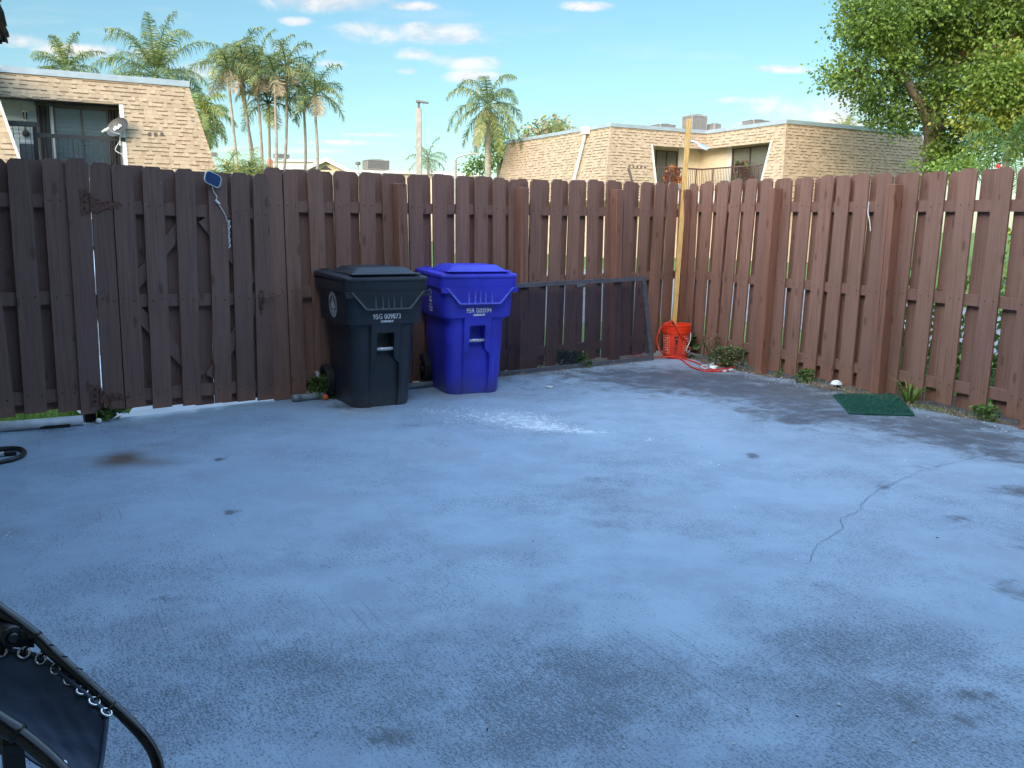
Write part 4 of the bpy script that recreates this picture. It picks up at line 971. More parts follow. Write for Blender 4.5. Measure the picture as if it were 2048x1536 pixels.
# ------------------------------------------------------------------ mansard buildings
RUN, ZT, ZB = .85, 6.0, 2.62
SL = math.hypot(RUN, ZT-ZB)
def shingles(mb, top0, U, N, L, hl, hr, opens=(), zt=ZT, zb=ZB, run=RUN, exp_=.142, wmin=.09, wmax=.20, th=.015, rr=None, band=.030):
    """tabs laid in courses on a sloped face: top0 = left end of the top edge, hl/hr = +1 where the face widens downwards at a convex corner"""
    rr = rr or R_; sl = math.hypot(run, zt-zb); Vu = (N*(-run) + V3((0,0,zt-zb)))/sl; nn = U.cross(Vu).normalized()
    if nn.dot(N) < 0: nn = -nn
    base = top0 + N*run + V3((0,0,zb-zt))
    def P(u, v, h=0): return base + U*u + Vu*v + nn*h
    def ends(v): f = (1-v/sl)*run; return -hl*f, L+hr*f
    a0, b0 = ends(0); a1, b1 = ends(sl)
    mb.add([P(a0,0), P(b0,0), P(b1,sl), P(a1,sl)] if not opens else [], [(0,1,2,3)] if not opens else [])
    rows = int(sl/exp_)
    if opens:      # backing cut round the openings
        us = sorted({-9e9, 9e9} | {o[0] for o in opens} | {o[1] for o in opens}); vs = sorted({0, sl} | {min(max(o[2],0),sl) for o in opens} | {min(max(o[3],0),sl) for o in opens})
        for i in range(len(us)-1):
            for j in range(len(vs)-1):
                va, vb = vs[j], vs[j+1]; vm = (va+vb)/2
                um = (max(us[i], -5)+min(us[i+1], L+5))/2
                if any(o[0] <= um <= o[1] and o[2] <= vm <= o[3] for o in opens): continue
                la, ra = ends(va); lb, rb = ends(vb)
                q = [max(us[i],la), min(us[i+1],ra), min(us[i+1],rb), max(us[i],lb)]
                if q[1]-q[0] > .01 or q[2]-q[3] > .01: mb.add([P(q[0],va), P(max(q[0],q[1]),va), P(max(q[2],q[3]),vb), P(q[3],vb)], [(0,1,2,3)])
    for j in range(rows+1):
        v0 = j*exp_; v1 = min(v0+exp_+.01, sl)
        if v1-v0 < .03: continue
        l, r = ends(v0); l2, r2 = ends(v1)
        l = max(l, l2) if hl > 0 else l; lo, hi = ends((v0+v1)/2); u = lo - rr.uniform(0,.2)
        while u < hi:
            w = rr.uniform(wmin, wmax); ua, ub = max(u, lo), min(u+w, hi); u += w
            if ub-ua < .02: continue
            vm = (v0+v1)/2; skip = False
            for o in opens:
                if o[2] <= vm <= o[3]:
                    if ua >= o[0]-.005 and ub <= o[1]+.005: skip = True
                    elif ua < o[0] < ub: ub = o[0]
                    elif ua < o[1] < ub: ua = o[1]
            if skip or ub-ua < .02: continue
            h = th*(1.6 if rr.random() < .52 else .75); dz = rr.uniform(-.004,.004); g = .003
            mb.add([P(ua+g,v0-.012+dz,h), P(ub-g,v0-.012+dz,h), P(ub-g,v1,.003), P(ua+g,v1,.003), P(ua+g,v0-.012+dz,0), P(ub-g,v0-.012+dz,0)], [(0,1,2,3),(4,5,1,0),(5,2,1),(4,0,3)])
            if h > th: mb.add([P(ua+g,v0-.012+dz-band,th*.8+.004), P(ub-g,v0-.012+dz-band,th*.8+.004), P(ub-g,v0-.012+dz,th*.8+.004), P(ua+g,v0-.012+dz,th*.8+.004)], [(0,1,2,3)], 1)
    return P, ends, sl
def siding(mb, o, U, L, N, z0, z1, step=.14):
    z = z0
    while z < z1:
        h = min(step, z1-z); mb.prism([o+N*.03+V3((0,0,z)), o+N*.004+V3((0,0,z+h)), o+V3((0,0,z+h)), o+V3((0,0,z))], U*L); z += step
def slider(root, o, U, N, W, z0, z1, curtain, frame, panes=2, fw=.05):
    """sliding glass door standing on wall line o..o+U*W"""
    f = MB()
    for a in (0, W-fw): f.obox(o+U*a+V3((0,0,z0)), U*fw, N*.07, (0,0,z1-z0))
    f.obox(o+U*fw+V3((0,0,z1-fw)), U*(W-2*fw), N*.07, (0,0,fw)); f.obox(o+U*fw+V3((0,0,z0)), U*(W-2*fw), N*.07, (0,0,fw))
    for k in range(1, panes): f.obox(o+U*(W*k/panes-fw/2)+V3((0,0,z0+fw)), U*fw, N*.06, (0,0,z1-z0-2*fw))
    w = f.build('sliding_door', frame, root)
    p = MB(); p.add([o+N*.03+V3((0,0,z0)), o+U*W+N*.03+V3((0,0,z0)), o+U*W+N*.03+V3((0,0,z1)), o+N*.03+V3((0,0,z1))], [(0,1,2,3)]); p.build('pane', M['glass'], w)
    c = MB(); n = int(W/.035); pts = []
    for k in range(n+1):
        u = W*k/n; d = -.10 + .035*math.sin(u*2*pi/.13+math.sin(u*5)); pts.append(o+U*u+N*d)
    c.add([q+V3((0,0,z0)) for q in pts]+[q+V3((0,0,z1)) for q in pts], [(k,k+1,n+2+k,n+1+k) for k in range(n)]); c.build('curtain', curtain, w)
def railing(root, pts, zt, zb, mat, name='railing', gap=.11, topw=.09, toph=.06, posts=()):
    b = MB()
    for p, q in zip(pts[:-1], pts[1:]):
        d = (q-p); L = d.length; u = d.normalized(); n = V3((-u.y,u.x,0))
        b.obox(p-n*topw/2+V3((0,0,zt-toph)), u*L, n*topw, (0,0,toph)); b.obox(p-n*.02+V3((0,0,zb)), u*L, n*.04, (0,0,.05))
        k = 0
        while k*gap < L:
            c = p+u*(k*gap); big = (k % 14 == 7); w = .05 if big else .018
            b.obox(c-u*w/2-n*w/2+V3((0,0,zb+.05)), u*w, n*w, (0,0,zt-toph-zb-.05)); k += 1
    for c in posts: b.obox(c+V3((-.05,-.05,zb-.2)), (.1,0,0), (0,.1,0), (0,0,zt-zb+.2))
    return b.build(name, mat, root)

# ---- right-hand building, U-shaped, mansard clad
RBo = EP(29, -33, 0)
RB_ = thing('apartment_building', 'tan shingled mansard building with cream balconies on the right beyond the fence', 'building', RBo)
XA, XC, XE, YA, YB, YD = 23.4, 29.0, 37.75, -46.0, -35.35, -29.95
fr = MB()
shg = MB()
rsh = random.Random(5)
# face a-b (looks left), b-c (front), c-d (looks left), d-e (front), e side
shingles(shg, EP(XA,YA,ZT), E2, -E1, YB-YA, 0, 1, (), rr=rsh)
u0, u1 = 2.2, XC-XA
zop = 5.28; vz = (zop-ZB)/(ZT-ZB)*SL
P_bc, e_bc, _ = shingles(shg, EP(XA,YB,ZT), E1, E2, XC-XA, 1, -1, ((u0, 99, -1, vz),), rr=rsh)
P_cd, e_cd, _ = shingles(shg, EP(XC,YB,ZT), E2, -E1, YD-YB, -1, 1, ((-99, 4.75, -1, vz),), rr=rsh)
shingles(shg, EP(XC,YD,ZT), E1, E2, XE-XC, 1, 1, (), rr=rsh)
shingles(shg, EP(XE,YD,ZT), -E2, E1, 14, 1, 0, (), rr=rsh)
# hip caps
for c, s1, s2 in ((EP(XA,YB,ZT), -E1, E2), (EP(XC,YD,ZT), -E1, E2), (EP(XE,YD,ZT), E1, E2)):
    top = c; bot = c + s1*RUN + s2*RUN + V3((0,0,ZB-ZT)); n = int((top-bot).length/.142); dn = (top-bot)/n
    ou = (s1+s2).normalized()
    for k in range(n):
        p = bot+dn*k+ou*.012; shg.add([p+s1*-.13+ou*.012, p+ou*.03, p+s2*-.13+ou*.012, p+dn*1.1+s2*-.12, p+dn*1.1+ou*.008, p+dn*1.1+s1*-.12], [(0,1,4,5),(1,2,3,4)])
shg.build('mansard_shingles', [M['shingle'], M['shingle_shadow_band']], RB_)
# parapet fascia and flat roof
fa = MB(); loop = [EP(XA,YA), EP(XA,YB), EP(XC,YB), EP(XC,YD), EP(XE,YD), EP(XE,YA)]
outs = [-E1, -E1, E2, E2, -E1, -E1, E2, E2, E1, E1]
def fascia(p, q, N, h=.17, t=.07): fa.obox(p+V3((0,0,ZT-.03)), q-p, N*t, (0,0,h))
fascia(EP(XA,YA), EP(XA,YB+.07), -E1); fascia(EP(XA,YB), EP(XC-.07,YB), E2); fascia(EP(XC,YB+.07), EP(XC,YD+.07), -E1); fascia(EP(XC,YD), EP(XE,YD), E2); fascia(EP(XE,YD+.07), EP(XE,YA), E1)
fa.build('fascia', M['fascia'], RB_)
rf = MB(); rf.prism([p+V3((0,0,ZT-.1)) for p in loop], (0,0,.16)); rf.build('flat_roof', M['roofflat'], RB_)
wl = MB()
for p, q, N in ((EP(XA-.1,YA), EP(XA-.1,YB+.1), -E1), (EP(XA-.1,YB+.1), EP(XC,YB+.1), E2), (EP(XC-.1,YB+.1), EP(XC-.1,YD+.1), -E1), (EP(XC-.1,YD+.1), EP(XE+.1,YD+.1), E2), (EP(XE+.1,YD+.1), EP(XE+.1,YA), E1)):
    wl.obox(p+V3((0,0,-.1)), q-p, -N*.2, (0,0,ZB+.06))
wl.build('ground_floor_wall', M['stucco'], RB_)
sf = MB(); sf.prism([EP(XA-.8,YA,ZB-.02), EP(XA-.8,YB+.8,ZB-.02), EP(XC-.8,YB+.8,ZB-.02), EP(XC-.8,YD+.8,ZB-.02), EP(XE+.8,YD+.8,ZB-.02), EP(XE+.8,YA,ZB-.02)], (0,0,-.04)); sf.build('soffit', M['trimwhite'], RB_)
# recessed balcony walls
WY, WX = -36.3, 29.45
sd_ = MB(); siding(sd_, EP(XA+1.2,WY), E1, WX-XA-1.2, E2, ZB, zop+.15); siding(sd_, EP(WX,WY), E2, YD-.2-WY, -E1, ZB, zop+.15); sd_.build('siding', M['cream'], RB_)
so_ = MB(); so_.prism([EP(XA+1.2,YB+.1,zop+.1), EP(XC,YB+.1,zop+.1), EP(XC,YD-.3,zop+.1), EP(WX,YD-.3,zop+.1), EP(WX,WY,zop+.1), EP(XA+1.2,WY,zop+.1)], (0,0,.05)); so_.build('balcony_ceiling', M['cream'], RB_)
fl = MB(); fl.prism([EP(XA+1.2,YB+.6,ZB+.02), EP(XC-.6,YB+.6,ZB+.02), EP(XC-.6,YD-.3,ZB+.02), EP(WX,YD-.3,ZB+.02), EP(WX,WY,ZB+.02), EP(XA+1.2,WY,ZB+.02)], (0,0,.5)); fl.build('balcony_floor', M['kerbconc'], RB_)
a_, _z = PE2(1309, 330, WY); b_x, _z = PE2(1353, 330, WY)
slider(RB_, EP(a_,WY)+E2*.03, E1, E2, b_x-a_, ZB+.12, 5.15, M['shutter'], M['brownmetal'])
tr = MB(); tr.obox(EP(b_x+.04,WY,ZB)+E2*.02, E1*.28, E2*.05, (0,0,zop-ZB)); tr.build('trim', M['trimwhite'], RB_)
a2, _z = PE1(1466, 330, WX); b2, _z = PE1(1537, 330, WX)
slider(RB_, EP(WX,a2)-E1*.03, E2, -E1, b2-a2, ZB+.12, 5.18, M['curtaincream'], M['brownmetal'])
tr = MB(); tr.obox(EP(WX,a2-.36,ZB)-E1*.02, E2*.30, -E1*.05, (0,0,zop-ZB)); tr.build('trim', M['trimwhite'], RB_)
# jambs along the cut edges of the mansard
for P, u, U in ((P_bc, u0, E1), (P_cd, 4.75, E2)):
    tr = MB(); tr.prism([P(u-.05,0,.03), P(u+.05,0,.03), P(u+.05,vz,.03), P(u-.05,vz,.03)], (P(0,0,-.12)-P(0,0,0))); tr.build('trim', M['trimwhite'], RB_)
ck2 = MB()      # end walls closing the recesses behind the jambs
ck2.add([P_bc(u0,0), P_bc(u0,vz), EP(XA+u0,WY,zop), EP(XA+u0,WY,ZB)], [(0,1,2,3)]); ck2.build('jamb_wall', M['cream'], RB_); ck2 = MB(); ck2.add([P_cd(4.75,0), P_cd(4.75,vz), EP(WX,YB+4.75,zop), EP(WX,YB+4.75,ZB)], [(0,1,2,3)]); ck2.build('jamb_wall', M['cream'], RB_)
hy, _ = YB+.62, 0
railing(RB_, [EP(XA+u0+.1,YB+.60), EP(XC-.60,YB+.60), EP(XC-.60,YB+4.7)], 4.25, 3.2, M['brownmetal'])
ds = MB(); lx = PE1(1163,300,XA-.4)[0]; top = EP(XA-.12,lx,5.78); bot = EP(XA-.92,lx,2.7)
ds.obox(top-E2*.06-E1*.06, E2*.12, -E1*.09, bot-top); ds.obox(EP(XA-.08,lx-.20,5.78), E2*.40, -E1*.26, (0,0,.36)); ds.build('downspout', M['trimwhite'], RB_)
# vent pipes and missing tabs on the shingle faces
vp = MB()
def gapmark(P, u, v, w=.09, h=.10): g_ = MB(); g_.prism([P(u,v,.027), P(u+w,v,.027), P(u+w,v+h,.022), P(u,v+h,.022)], P(0,0,.004)-P(0,0,0)); g_.build('missing_tab', M['shingledark'], RB_)
for k in range(5): gapmark(P_bc, .72+.22*k, 1.55)
for k in range(5): gapmark(P_bc, .70+.22*k, .62)
vp.prism([P_bc(.95,.1,.03), P_bc(1.03,.1,.03), P_bc(.75,1.5,.03), P_bc(.62,1.55,.03)], P_bc(0,0,.02)-P_bc(0,0,0))
vp.build('lifted_strip', M['shingledark'], RB_)
# balcony plants: pots of croton
def pot_plant(label, c, r, h, mats, n=160):
    t = thing('potted_plant', label, 'plant', c); b = MB(); b.lathe([(0,0),(r*.55,0),(r*.75,r*1.2),(r*.8,r*1.25),(r*.66,r*1.25),(0,r*1.1)], c, 16); b.build('pot', M['terracotta'], t)
    f = MB(); leafy(f, V3(c)+V3((0,0,r*1.1)), r*1.6, h, n, .20, tuple(range(len(mats))), True, 1, .6); f.build('foliage', mats, t)
x, z = PE2(1346, 355, YB+.25); pot_plant('bushy red croton behind the left end of the right building balcony rail', EP(x,YB+.25,3.15), .3, .75, [M['crotonred'], M['crotonred'], M['crotondark']], 260)
y, z = PE1(1483, 350, XC-.2); pot_plant('dark purple plant behind the right building balcony rail under the curtained door', EP(XC-.2,y,3.15), .3, .95, [M['crotondark'], M['crotondark'], M['leafdark']], 240)

# ---- air conditioners on the roofs
def ac(label, c, w, d, h, rz=TH, cat='air conditioner'):
    t = thing('air_conditioner', label, cat, c, rz, 'air conditioners on the roofs'); b = MB()
    b.obox((-w/2,-d/2,0), (w,0,0), (0,d,0), (0,0,h*.06)); b.obox((-w/2,-d/2,h*.92), (w,0,0), (0,d,0), (0,0,h*.08)); b.box((0,0,h*.49), (w*.93,d*.93,h*.86), 1)
    for sx in (-1,1):
        for sy in (-1,1): b.obox((sx*w/2-(.05 if sx>0 else 0), sy*d/2-(.05 if sy>0 else 0), h*.06), (.05,0,0), (0,.05,0), (0,0,h*.86))
    n = int(w/.07)
    for k in range(n):
        x = -w/2+.06+(w-.12)*k/max(1,n-1)
        for sy in (-1,1): b.obox((x-.008, sy*d*.48-.01, h*.06), (.016,0,0), (0,.02,0), (0,0,h*.86))
    n = int(d/.07)
    for k in range(n):
        y = -d/2+.06+(d-.12)*k/max(1,n-1)
        for sx in (-1,1): b.obox((sx*w*.48-.01, y-.008, h*.06), (.02,0,0), (0,.016,0), (0,0,h*.86))
    b.build('cabinet', [M['acmetal'], M['acdark']], t, local=True)
    f = MB(); f.lathe([(w*.36,h),(w*.38,h+.03),(w*.34,h+.04),(0,h+.05)], (0,0,0), 20); f.build('fan_guard', M['acdark'], t, local=True)
    return t
def roof_at(px, py, Y): p = D(px, py, Y); return p
ac('tall grey air conditioner behind the post top on the right building roof', D(1388,264,50), 1.05, .9, .86)
ac('smaller grey air conditioner just right of the tall one on the right building roof', D(1428,264,50), .5, .6, .42)
ac('low air conditioner left of the tall one on the right building roof', D(1326,259,50), 1.05, .9, .24)
ac('low air conditioner above the inner roof corner of the right building', D(1511,251,46), 1.05, .9, .22)
ac('pale air conditioner on the distant low roof left of the light pole', D(752,340,75), 1.9, 1.4, .78)

# ---- left-hand building
LBo = EP(0, -33.5, 0)
LB_ = thing('apartment_building', 'tan shingled mansard building with dark balcony rail on the left beyond the gate', 'building', LBo)
YL, XR = -33.55, 4.55
xw = PE2(20, 150, YL)[0]-3.2
rsh = random.Random(8); shg = MB()
uj = PE2(247, 265, YL+.42)[0]; zo2 = PE2(150, 203, YL+.22)[1]; vz2 = (zo2-ZB)/(ZT-ZB)*SL
P_l, e_l, _ = shingles(shg, EP(xw,YL,ZT), E1, E2, XR-xw, 0, 1, ((-99, uj-xw, -1, vz2),), rr=rsh)
shingles(shg, EP(XR,YL,ZT), -E2, E1, 11, 1, 0, (), rr=rsh)
top = EP(XR,YL,ZT); bot = top + E1*RUN + E2*RUN + V3((0,0,ZB-ZT)); n = int((top-bot).length/.142); dn = (top-bot)/n; ou = (E1+E2).normalized()
for k in range(n):
    p = bot+dn*k+ou*.012; shg.add([p+E1*-.15+ou*.012, p+ou*.03, p+E2*-.15+ou*.012, p+dn*1.1+E2*-.14, p+dn*1.1+ou*.008, p+dn*1.1+E1*-.14], [(0,1,4,5),(1,2,3,4)])
# projecting wing at the far left
YW = YL+2.2; pw0 = PE2(0,190,YW+.30); pw1 = PE2(45,310,YW+.72)
xwr = pw0[0]-.34
P_w, e_w, _ = shingles(shg, EP(xwr-5,YW,ZT), E1, E2, 5, 0, 1, (), rr=rsh, exp_=.165, wmin=.14, wmax=.28)
shingles(shg, EP(xwr,YW,ZT), -E2, E1, 2.2, 1, 0, (), rr=rsh)
shg.build('mansard_shingles', [M['shingle'], M['shingle_shadow_band']], LB_)
fa = MB(); fascia(EP(xw,YL), EP(XR,YL), E2, .20); fascia(EP(XR,YL+.07), EP(XR,YL-11), E1, .20); fascia(EP(xwr-5,YW), EP(xwr,YW), E2, .20); fascia(EP(xwr,YW+.07), EP(xwr,YL+.07), E1, .20); fa.build('fascia', M['fascia'], LB_)
rf = MB(); rf.prism([EP(xw,YL,ZT-.1), EP(XR,YL,ZT-.1), EP(XR,YL-11,ZT-.1), EP(xw,YL-11,ZT-.1)], (0,0,.16)); rf.build('flat_roof', M['roofflat'], LB_)
wl = MB(); wl.obox(EP(xw-2,YL+.1,-.1), E1*(XR-xw+2.1), -E2*.2, (0,0,ZB+.06)); wl.obox(EP(XR+.1,YL+.1,-.1), -E2*11, -E1*.2, (0,0,ZB+.06)); wl.obox(EP(xwr-5,YW+.1,-.1), E1*5.1, -E2*.2, (0,0,ZB+.06)); wl.obox(EP(xwr+.1,YW-.1,-.1), -E2*2.2, -E1*.2, (0,0,ZB+.06)); wl.build('ground_floor_wall', M['stucco'], LB_)
WL = YL-.75
xs = lambda px, py=270: PE2(px, py, WL)[0]
sw = MB(); siding(sw, EP(xw,WL), E1, uj+.3-xw, E2, ZB, zo2+.3); sw.build('siding', M['whitesiding'], LB_)
so_ = MB(); so_.prism([EP(xw,YL+.2,zo2+.02), EP(uj,YL+.2,zo2+.02), EP(uj,WL,zo2+.02), EP(xw,WL,zo2+.02)], (0,0,.05)); so_.build('balcony_ceiling', M['shutter'], LB_)
fl = MB(); fl.prism([EP(xw,YL+.75,ZB+.02), EP(uj,YL+.75,ZB+.02), EP(uj,WL,ZB+.02), EP(xw,WL,ZB+.02)], (0,0,.12)); fl.build('balcony_floor', M['kerbconc'], LB_)
slider(LB_, EP(xs(110),WL)+E2*.03, E1, E2, xs(218)-xs(110), ZB+.12, zo2-.10, M['curtain'], M['shutter'])
hd_ = MB(); hd_.obox(EP(xs(74),WL,zo2-.10)+E2*.02, E1*(xs(240)-xs(74)), E2*.12, (0,0,.10)); hd_.build('shutter_track', M['shutter'], LB_)
for a, b in ((76, 102), (219, 238)):
    s = MB(); x0, x1 = xs(a), xs(b); n = 6
    for k in range(n):
        xa = x0+(x1-x0)*k/n; xb = x0+(x1-x0)*(k+1)/n; d0, d1 = (.04,.14) if k % 2 == 0 else (.14,.04)
        s.prism([EP(xa,WL+d0,ZB+.13), EP(xb,WL+d1,ZB+.13), EP(xb,WL+d1+.012,ZB+.13), EP(xa,WL+d0+.012,ZB+.13)], (0,0,zo2-ZB-.23))
    s.build('accordion_shutter', M['shutter'], LB_)
tr = MB(); tr.obox(EP(xs(105),WL,ZB)+E2*.02, E1*.06, E2*.06, (0,0,zo2-ZB-.12)); tr.build('trim', M['trimwhite'], LB_); tr = MB()
tr.prism([P_l(uj-xw-.07,0,.03), P_l(uj-xw+.06,0,.03), P_l(uj-xw+.06,vz2,.03), P_l(uj-xw-.07,vz2,.03)], P_l(0,0,-.14)-P_l(0,0,0))
tr.build('trim', M['trimwhite'], LB_); tr = MB(); tr.prism([P_w(5+RUN-.05,0,.035), P_w(5+RUN+.03,0,.035), P_w(5.03,SL,.035), P_w(4.95,SL,.035)], P_w(0,0,.02)-P_w(0,0,0)); tr.build('trim', M['trimwhite'], LB_)
cw = MB(); cw.add([P_l(uj-xw,0,-.01), P_l(uj-xw,vz2,-.01), EP(uj,WL,zo2), EP(uj,WL,ZB)], [(0,1,2,3)]); cw.build('jamb_wall', M['whitesiding'], LB_)
YR = YL+.52; xr = lambda px, py=275: PE2(px, py, YR)[0]
zr1 = PE2(150, 270, YR)[1]; zr2 = PE2(50, 243, YR+.25)[1]
railing(LB_, [EP(xr(73),YR), EP(xr(251),YR)], zr1, zr1-1.0, M['darkmetal'], 'railing', .15, .07, .13)
railing(LB_, [EP(PE2(2,250,YR+.25)[0],YR+.25), EP(PE2(71,250,YR+.25)[0],YR+.25)], zr2, zr2-1.3, M['darkmetal'], 'railing', .16, .07, .16, [EP(PE2(69,250,YR+.25)[0],YR+.2)])
for px in (296, 308, 321):
    vp = MB()
    u, z = PE2(px, 272, YL+.5); v = (z-ZB)/(ZT-ZB)*SL; vp.prism([P_l(u-xw,v,.03), P_l(u-xw+.11,v,.03), P_l(u-xw+.11,v+.13,.02), P_l(u-xw+.0,v+.12,.02)], P_l(0,0,.004)-P_l(0,0,0)); vp.build('missing_tab', M['shingledark'], LB_)
# lantern on the balcony wall
xl, zl = PE2(50, 232, WL+.12)
ln = thing('wall_lantern', 'white lantern hanging on the siding of the left building balcony', 'lantern', EP(xl,WL+.14,zl-.35))
lc_ = EP(xl,WL+.14,zl-.35); b = MB(); b.lathe([(0,.62),(.03,.60),(.11,.52),(.12,.50),(.10,.49)], lc_, 6); b.lathe([(.10,.49),(.055,.20),(.02,.14),(0,.12)], lc_, 6, 0); b.obox(lc_+V3((-.012,-.012,.58)), (.024,0,0), (0,.024,0), (0,0,.12)); b.obox(lc_+E2*-.12+V3((0,0,.30)), E1*.03, E2*.12, (0,0,.03)); b.build('lamp_body', M['trimwhite'], ln)
b = MB(); b.lathe([(.085,.46),(.05,.23)], lc_, 6)
for k in range(6):
    a = k*pi/3; 
    b.add([lc_+V3((math.cos(a+.2)*.101,math.sin(a+.2)*.101,.47)), lc_+V3((math.cos(a+.85)*.101,math.sin(a+.85)*.101,.47)), lc_+V3((math.cos(a+.85)*.066,math.sin(a+.85)*.066,.235)), lc_+V3((math.cos(a+.2)*.066,math.sin(a+.2)*.066,.235))], [(0,1,2,3)])
b.build('pane', M['carglass'], ln)
xl2, zl2 = PE2(52, 268, WL+.05); b = MB(); c = EP(xl2,WL+.05,zl2); b.lathe([(0,.0),(.09,.03),(.12,.10),(.09,.19),(0,.22)], c-V3((0,0,.1)), 12); b.tube([c+V3((0,0,.1)), c+V3((0,0,.45))], .012, 6); tag(b.build('hanging_pot', M['darkmetal']), 'small dark pot hanging on the left building balcony wall below the lantern', 'pot')
b = MB(); xa, za = PE2(38,286,YR+.0); xb, _z = PE2(67,286,YR); b.obox(EP(xa,YR-.5,ZB+.14), E1*(xb-xa), E2*.4, (0,0,za-ZB-.14)); tag(b.build('storage_box', M['lampgrey'], bevel=.02), 'grey box standing behind the raised balcony rail of the left building', 'box')
# satellite dish
dc = EP(*PE2(234,254,YR+.12)[:1], YR+.12, PE2(234,254,YR+.12)[1])
dt = thing('satellite_dish', 'grey oval satellite dish with a white arm clamped to the left building railing', 'satellite dish', dc)
dn_ = (E2*.80 - E1*.62 + V3((0,0,.30))).normalized(); du = V3((0,0,1)).cross(dn_).normalized(); du = (du*.86 + dn_.cross(du)*.51).normalized(); dv = dn_.cross(du)
b = MB(); rings = []
for r in (0,.3,.6,.85,1.0): rings.append([dc + du*math.cos(2*pi*k/28)*.40*r + dv*math.sin(2*pi*k/28)*.30*r + dn_*(.07*r*r-.07) for k in range(28)])
b.loft(rings[1:], False); b.add([rings[0][0]]+rings[1], [(0,1+k,1+(k+1)%28) for k in range(28)])
b.loft([[p-dn_*.012 for p in r] for r in rings[1:]], False); b.add([rings[0][0]-dn_*.012]+[p-dn_*.012 for p in rings[1]], [(0,1+(k+1)%28,1+k) for k in range(28)]); b.loft([rings[-1], [p-dn_*.012 for p in rings[-1]]], False)
b.build('reflector', M['dish'], dt, smooth=True)
b = MB(); text_mb('dish', .20, b, dc+dv*.0+dn_*-.028, du, dv, 0, lift=.02, bold=.004); b.build('lettering', M['whiteprint'], dt)
b = MB(); lnb = dc + dn_*.46 - dv*.22 - du*.20; b.tube([dc - dv*.30 + dn_*.0, lnb], .020, 8); b.tube([lnb-dn_*.08, lnb+dn_*.02], .05, 10); b.tube([lnb-du*.13, lnb+du*.13], .04, 8); b.build('feed_arm', M['trimwhite'], dt)
b = MB(); b.tube(smoothpath([dc-dn_*.03, dc-dn_*.12-V3((0,0,.12)), dc-dn_*.12-V3((0,0,.55))],4), .028, 8); b.tube(smoothpath([dc-dn_*.12-V3((0,0,.40))+E1*.0, dc-dn_*.08-V3((0,0,.72))+E1*-.14, dc-dn_*.08-V3((0,0,.85))+E1*.05, dc-dn_*.1-V3((0,0,1.0))+E1*.1],5), .016, 6); b.build('mast', M['trimwhite'], dt)

# ---- the house the patio belongs to: wall behind and to the left of the camera, mansard over it
ec = D(12, 85, 7.0); ea, eb = ec.dot(E1), ec.dot(E2); ez = ec.z
hs_ = thing('house', 'house whose dark shingled roof edge just shows at the top left corner', 'house', EP(ea-4, 0, 0))
b = MB(); b.obox(EP(ea-9, eb+.85, -.1), E1*8.15, E2*(9-eb), (0,0,ez+.1)); b.build('wall', M['stucco'], hs_)
b = MB(); hz, hrun = 5.9, .7
rsh = random.Random(2)
shingles(b, EP(ea-9, eb+hrun, hz), E1, -E2, 9-hrun, 0, 1, (), hz, ez, hrun, .14, .15, .3, .02, rsh)
shingles(b, EP(ea-hrun, eb+hrun, hz), E2, E1, 10, 1, 0, (), hz, ez, hrun, .14, .15, .3, .02, rsh)
b.prism([EP(ea-9,eb+.02,ez+.01), EP(ea-.02,eb+.02,ez+.01), EP(ea-.02,eb+10.8,ez+.01), EP(ea-9,eb+10.8,ez+.01)], (0,0,.04))
b.prism([EP(ea-9,eb+hrun,hz-.05), EP(ea-hrun,eb+hrun,hz-.05), EP(ea-hrun,eb+10.8,hz-.05), EP(ea-9,eb+10.8,hz-.05)], (0,0,.1))
b.prism([EP(ea-hrun-.1,eb+10.8,ez), EP(ea-9,eb+10.8,ez), EP(ea-9,eb+10.8,hz), EP(ea-hrun-.1,eb+10.8,hz)], -E2*.05)
b.prism([EP(ea-.05,1.3,ez+.01), EP(9,1.3,ez+.01), EP(9,10,ez+.01), EP(ea-.05,10,ez+.01)], (0,0,.04))  # unseen rear wing, placed and raised to shade fence and foreground
shingles(b, EP(ea-hrun,2.0,7.2), E1, -E2, 9-ea+hrun, 0, 0, (), 7.2, ez, .7, .14, .15, .3, .02, rsh)
b.prism([EP(ea-hrun,2.0,7.15), EP(9,2.0,7.15), EP(9,10,7.15), EP(ea-hrun,10,7.15)], (0,0,.1))
b.build('mansard_roof', M['shingledark'], hs_)
b = MB(); b.obox(EP(ea-.84, 2.4, -.1), E1*10, E2*5, (0,0,ez+.1)); b.build('wall', M['stucco'], hs_)

# ------------------------------------------------------------------ far low buildings, poles
def plain_house(label, px0, px1, pyb, Y, zr, gable=True): pass
gh = D(640,345,62); gt = thing('house', 'distant pale house with a white edged gable roof seen above the fence', 'house', gh)
ux = V3((1,.25,0)).normalized(); uy = V3((-.25,1,0)).normalized(); W = 2.75; zr = D(651,318,62).z; ze = zr-1.35; pk = D(651,318,62)
b = MB(); b.prism([pk-ux*W+V3((0,0,ze-zr)), pk+ux*W+V3((0,0,ze-zr)), V3((pk.x+ux.x*W,pk.y+ux.y*W,0)), V3((pk.x-ux.x*W,pk.y-ux.y*W,0))], uy*9); b.prism([pk+V3((0,0,-.1)), pk+ux*W+V3((0,0,ze-zr)), pk-ux*W+V3((0,0,ze-zr))], uy*.3); b.build('wall', M['cream'], gt)
b = MB(); 
for s in (-1,1): b.prism([pk-uy*.4+V3((0,0,.08)), pk-uy*.4+ux*s*(W+.5)+V3((0,0,ze-zr-.17)), pk-uy*.4+ux*s*(W+.5)+V3((0,0,ze-zr-.30)), pk-uy*.4+V3((0,0,-.05))], uy*9.5)
b.build('roof', M['acdark'], gt)
b = MB()
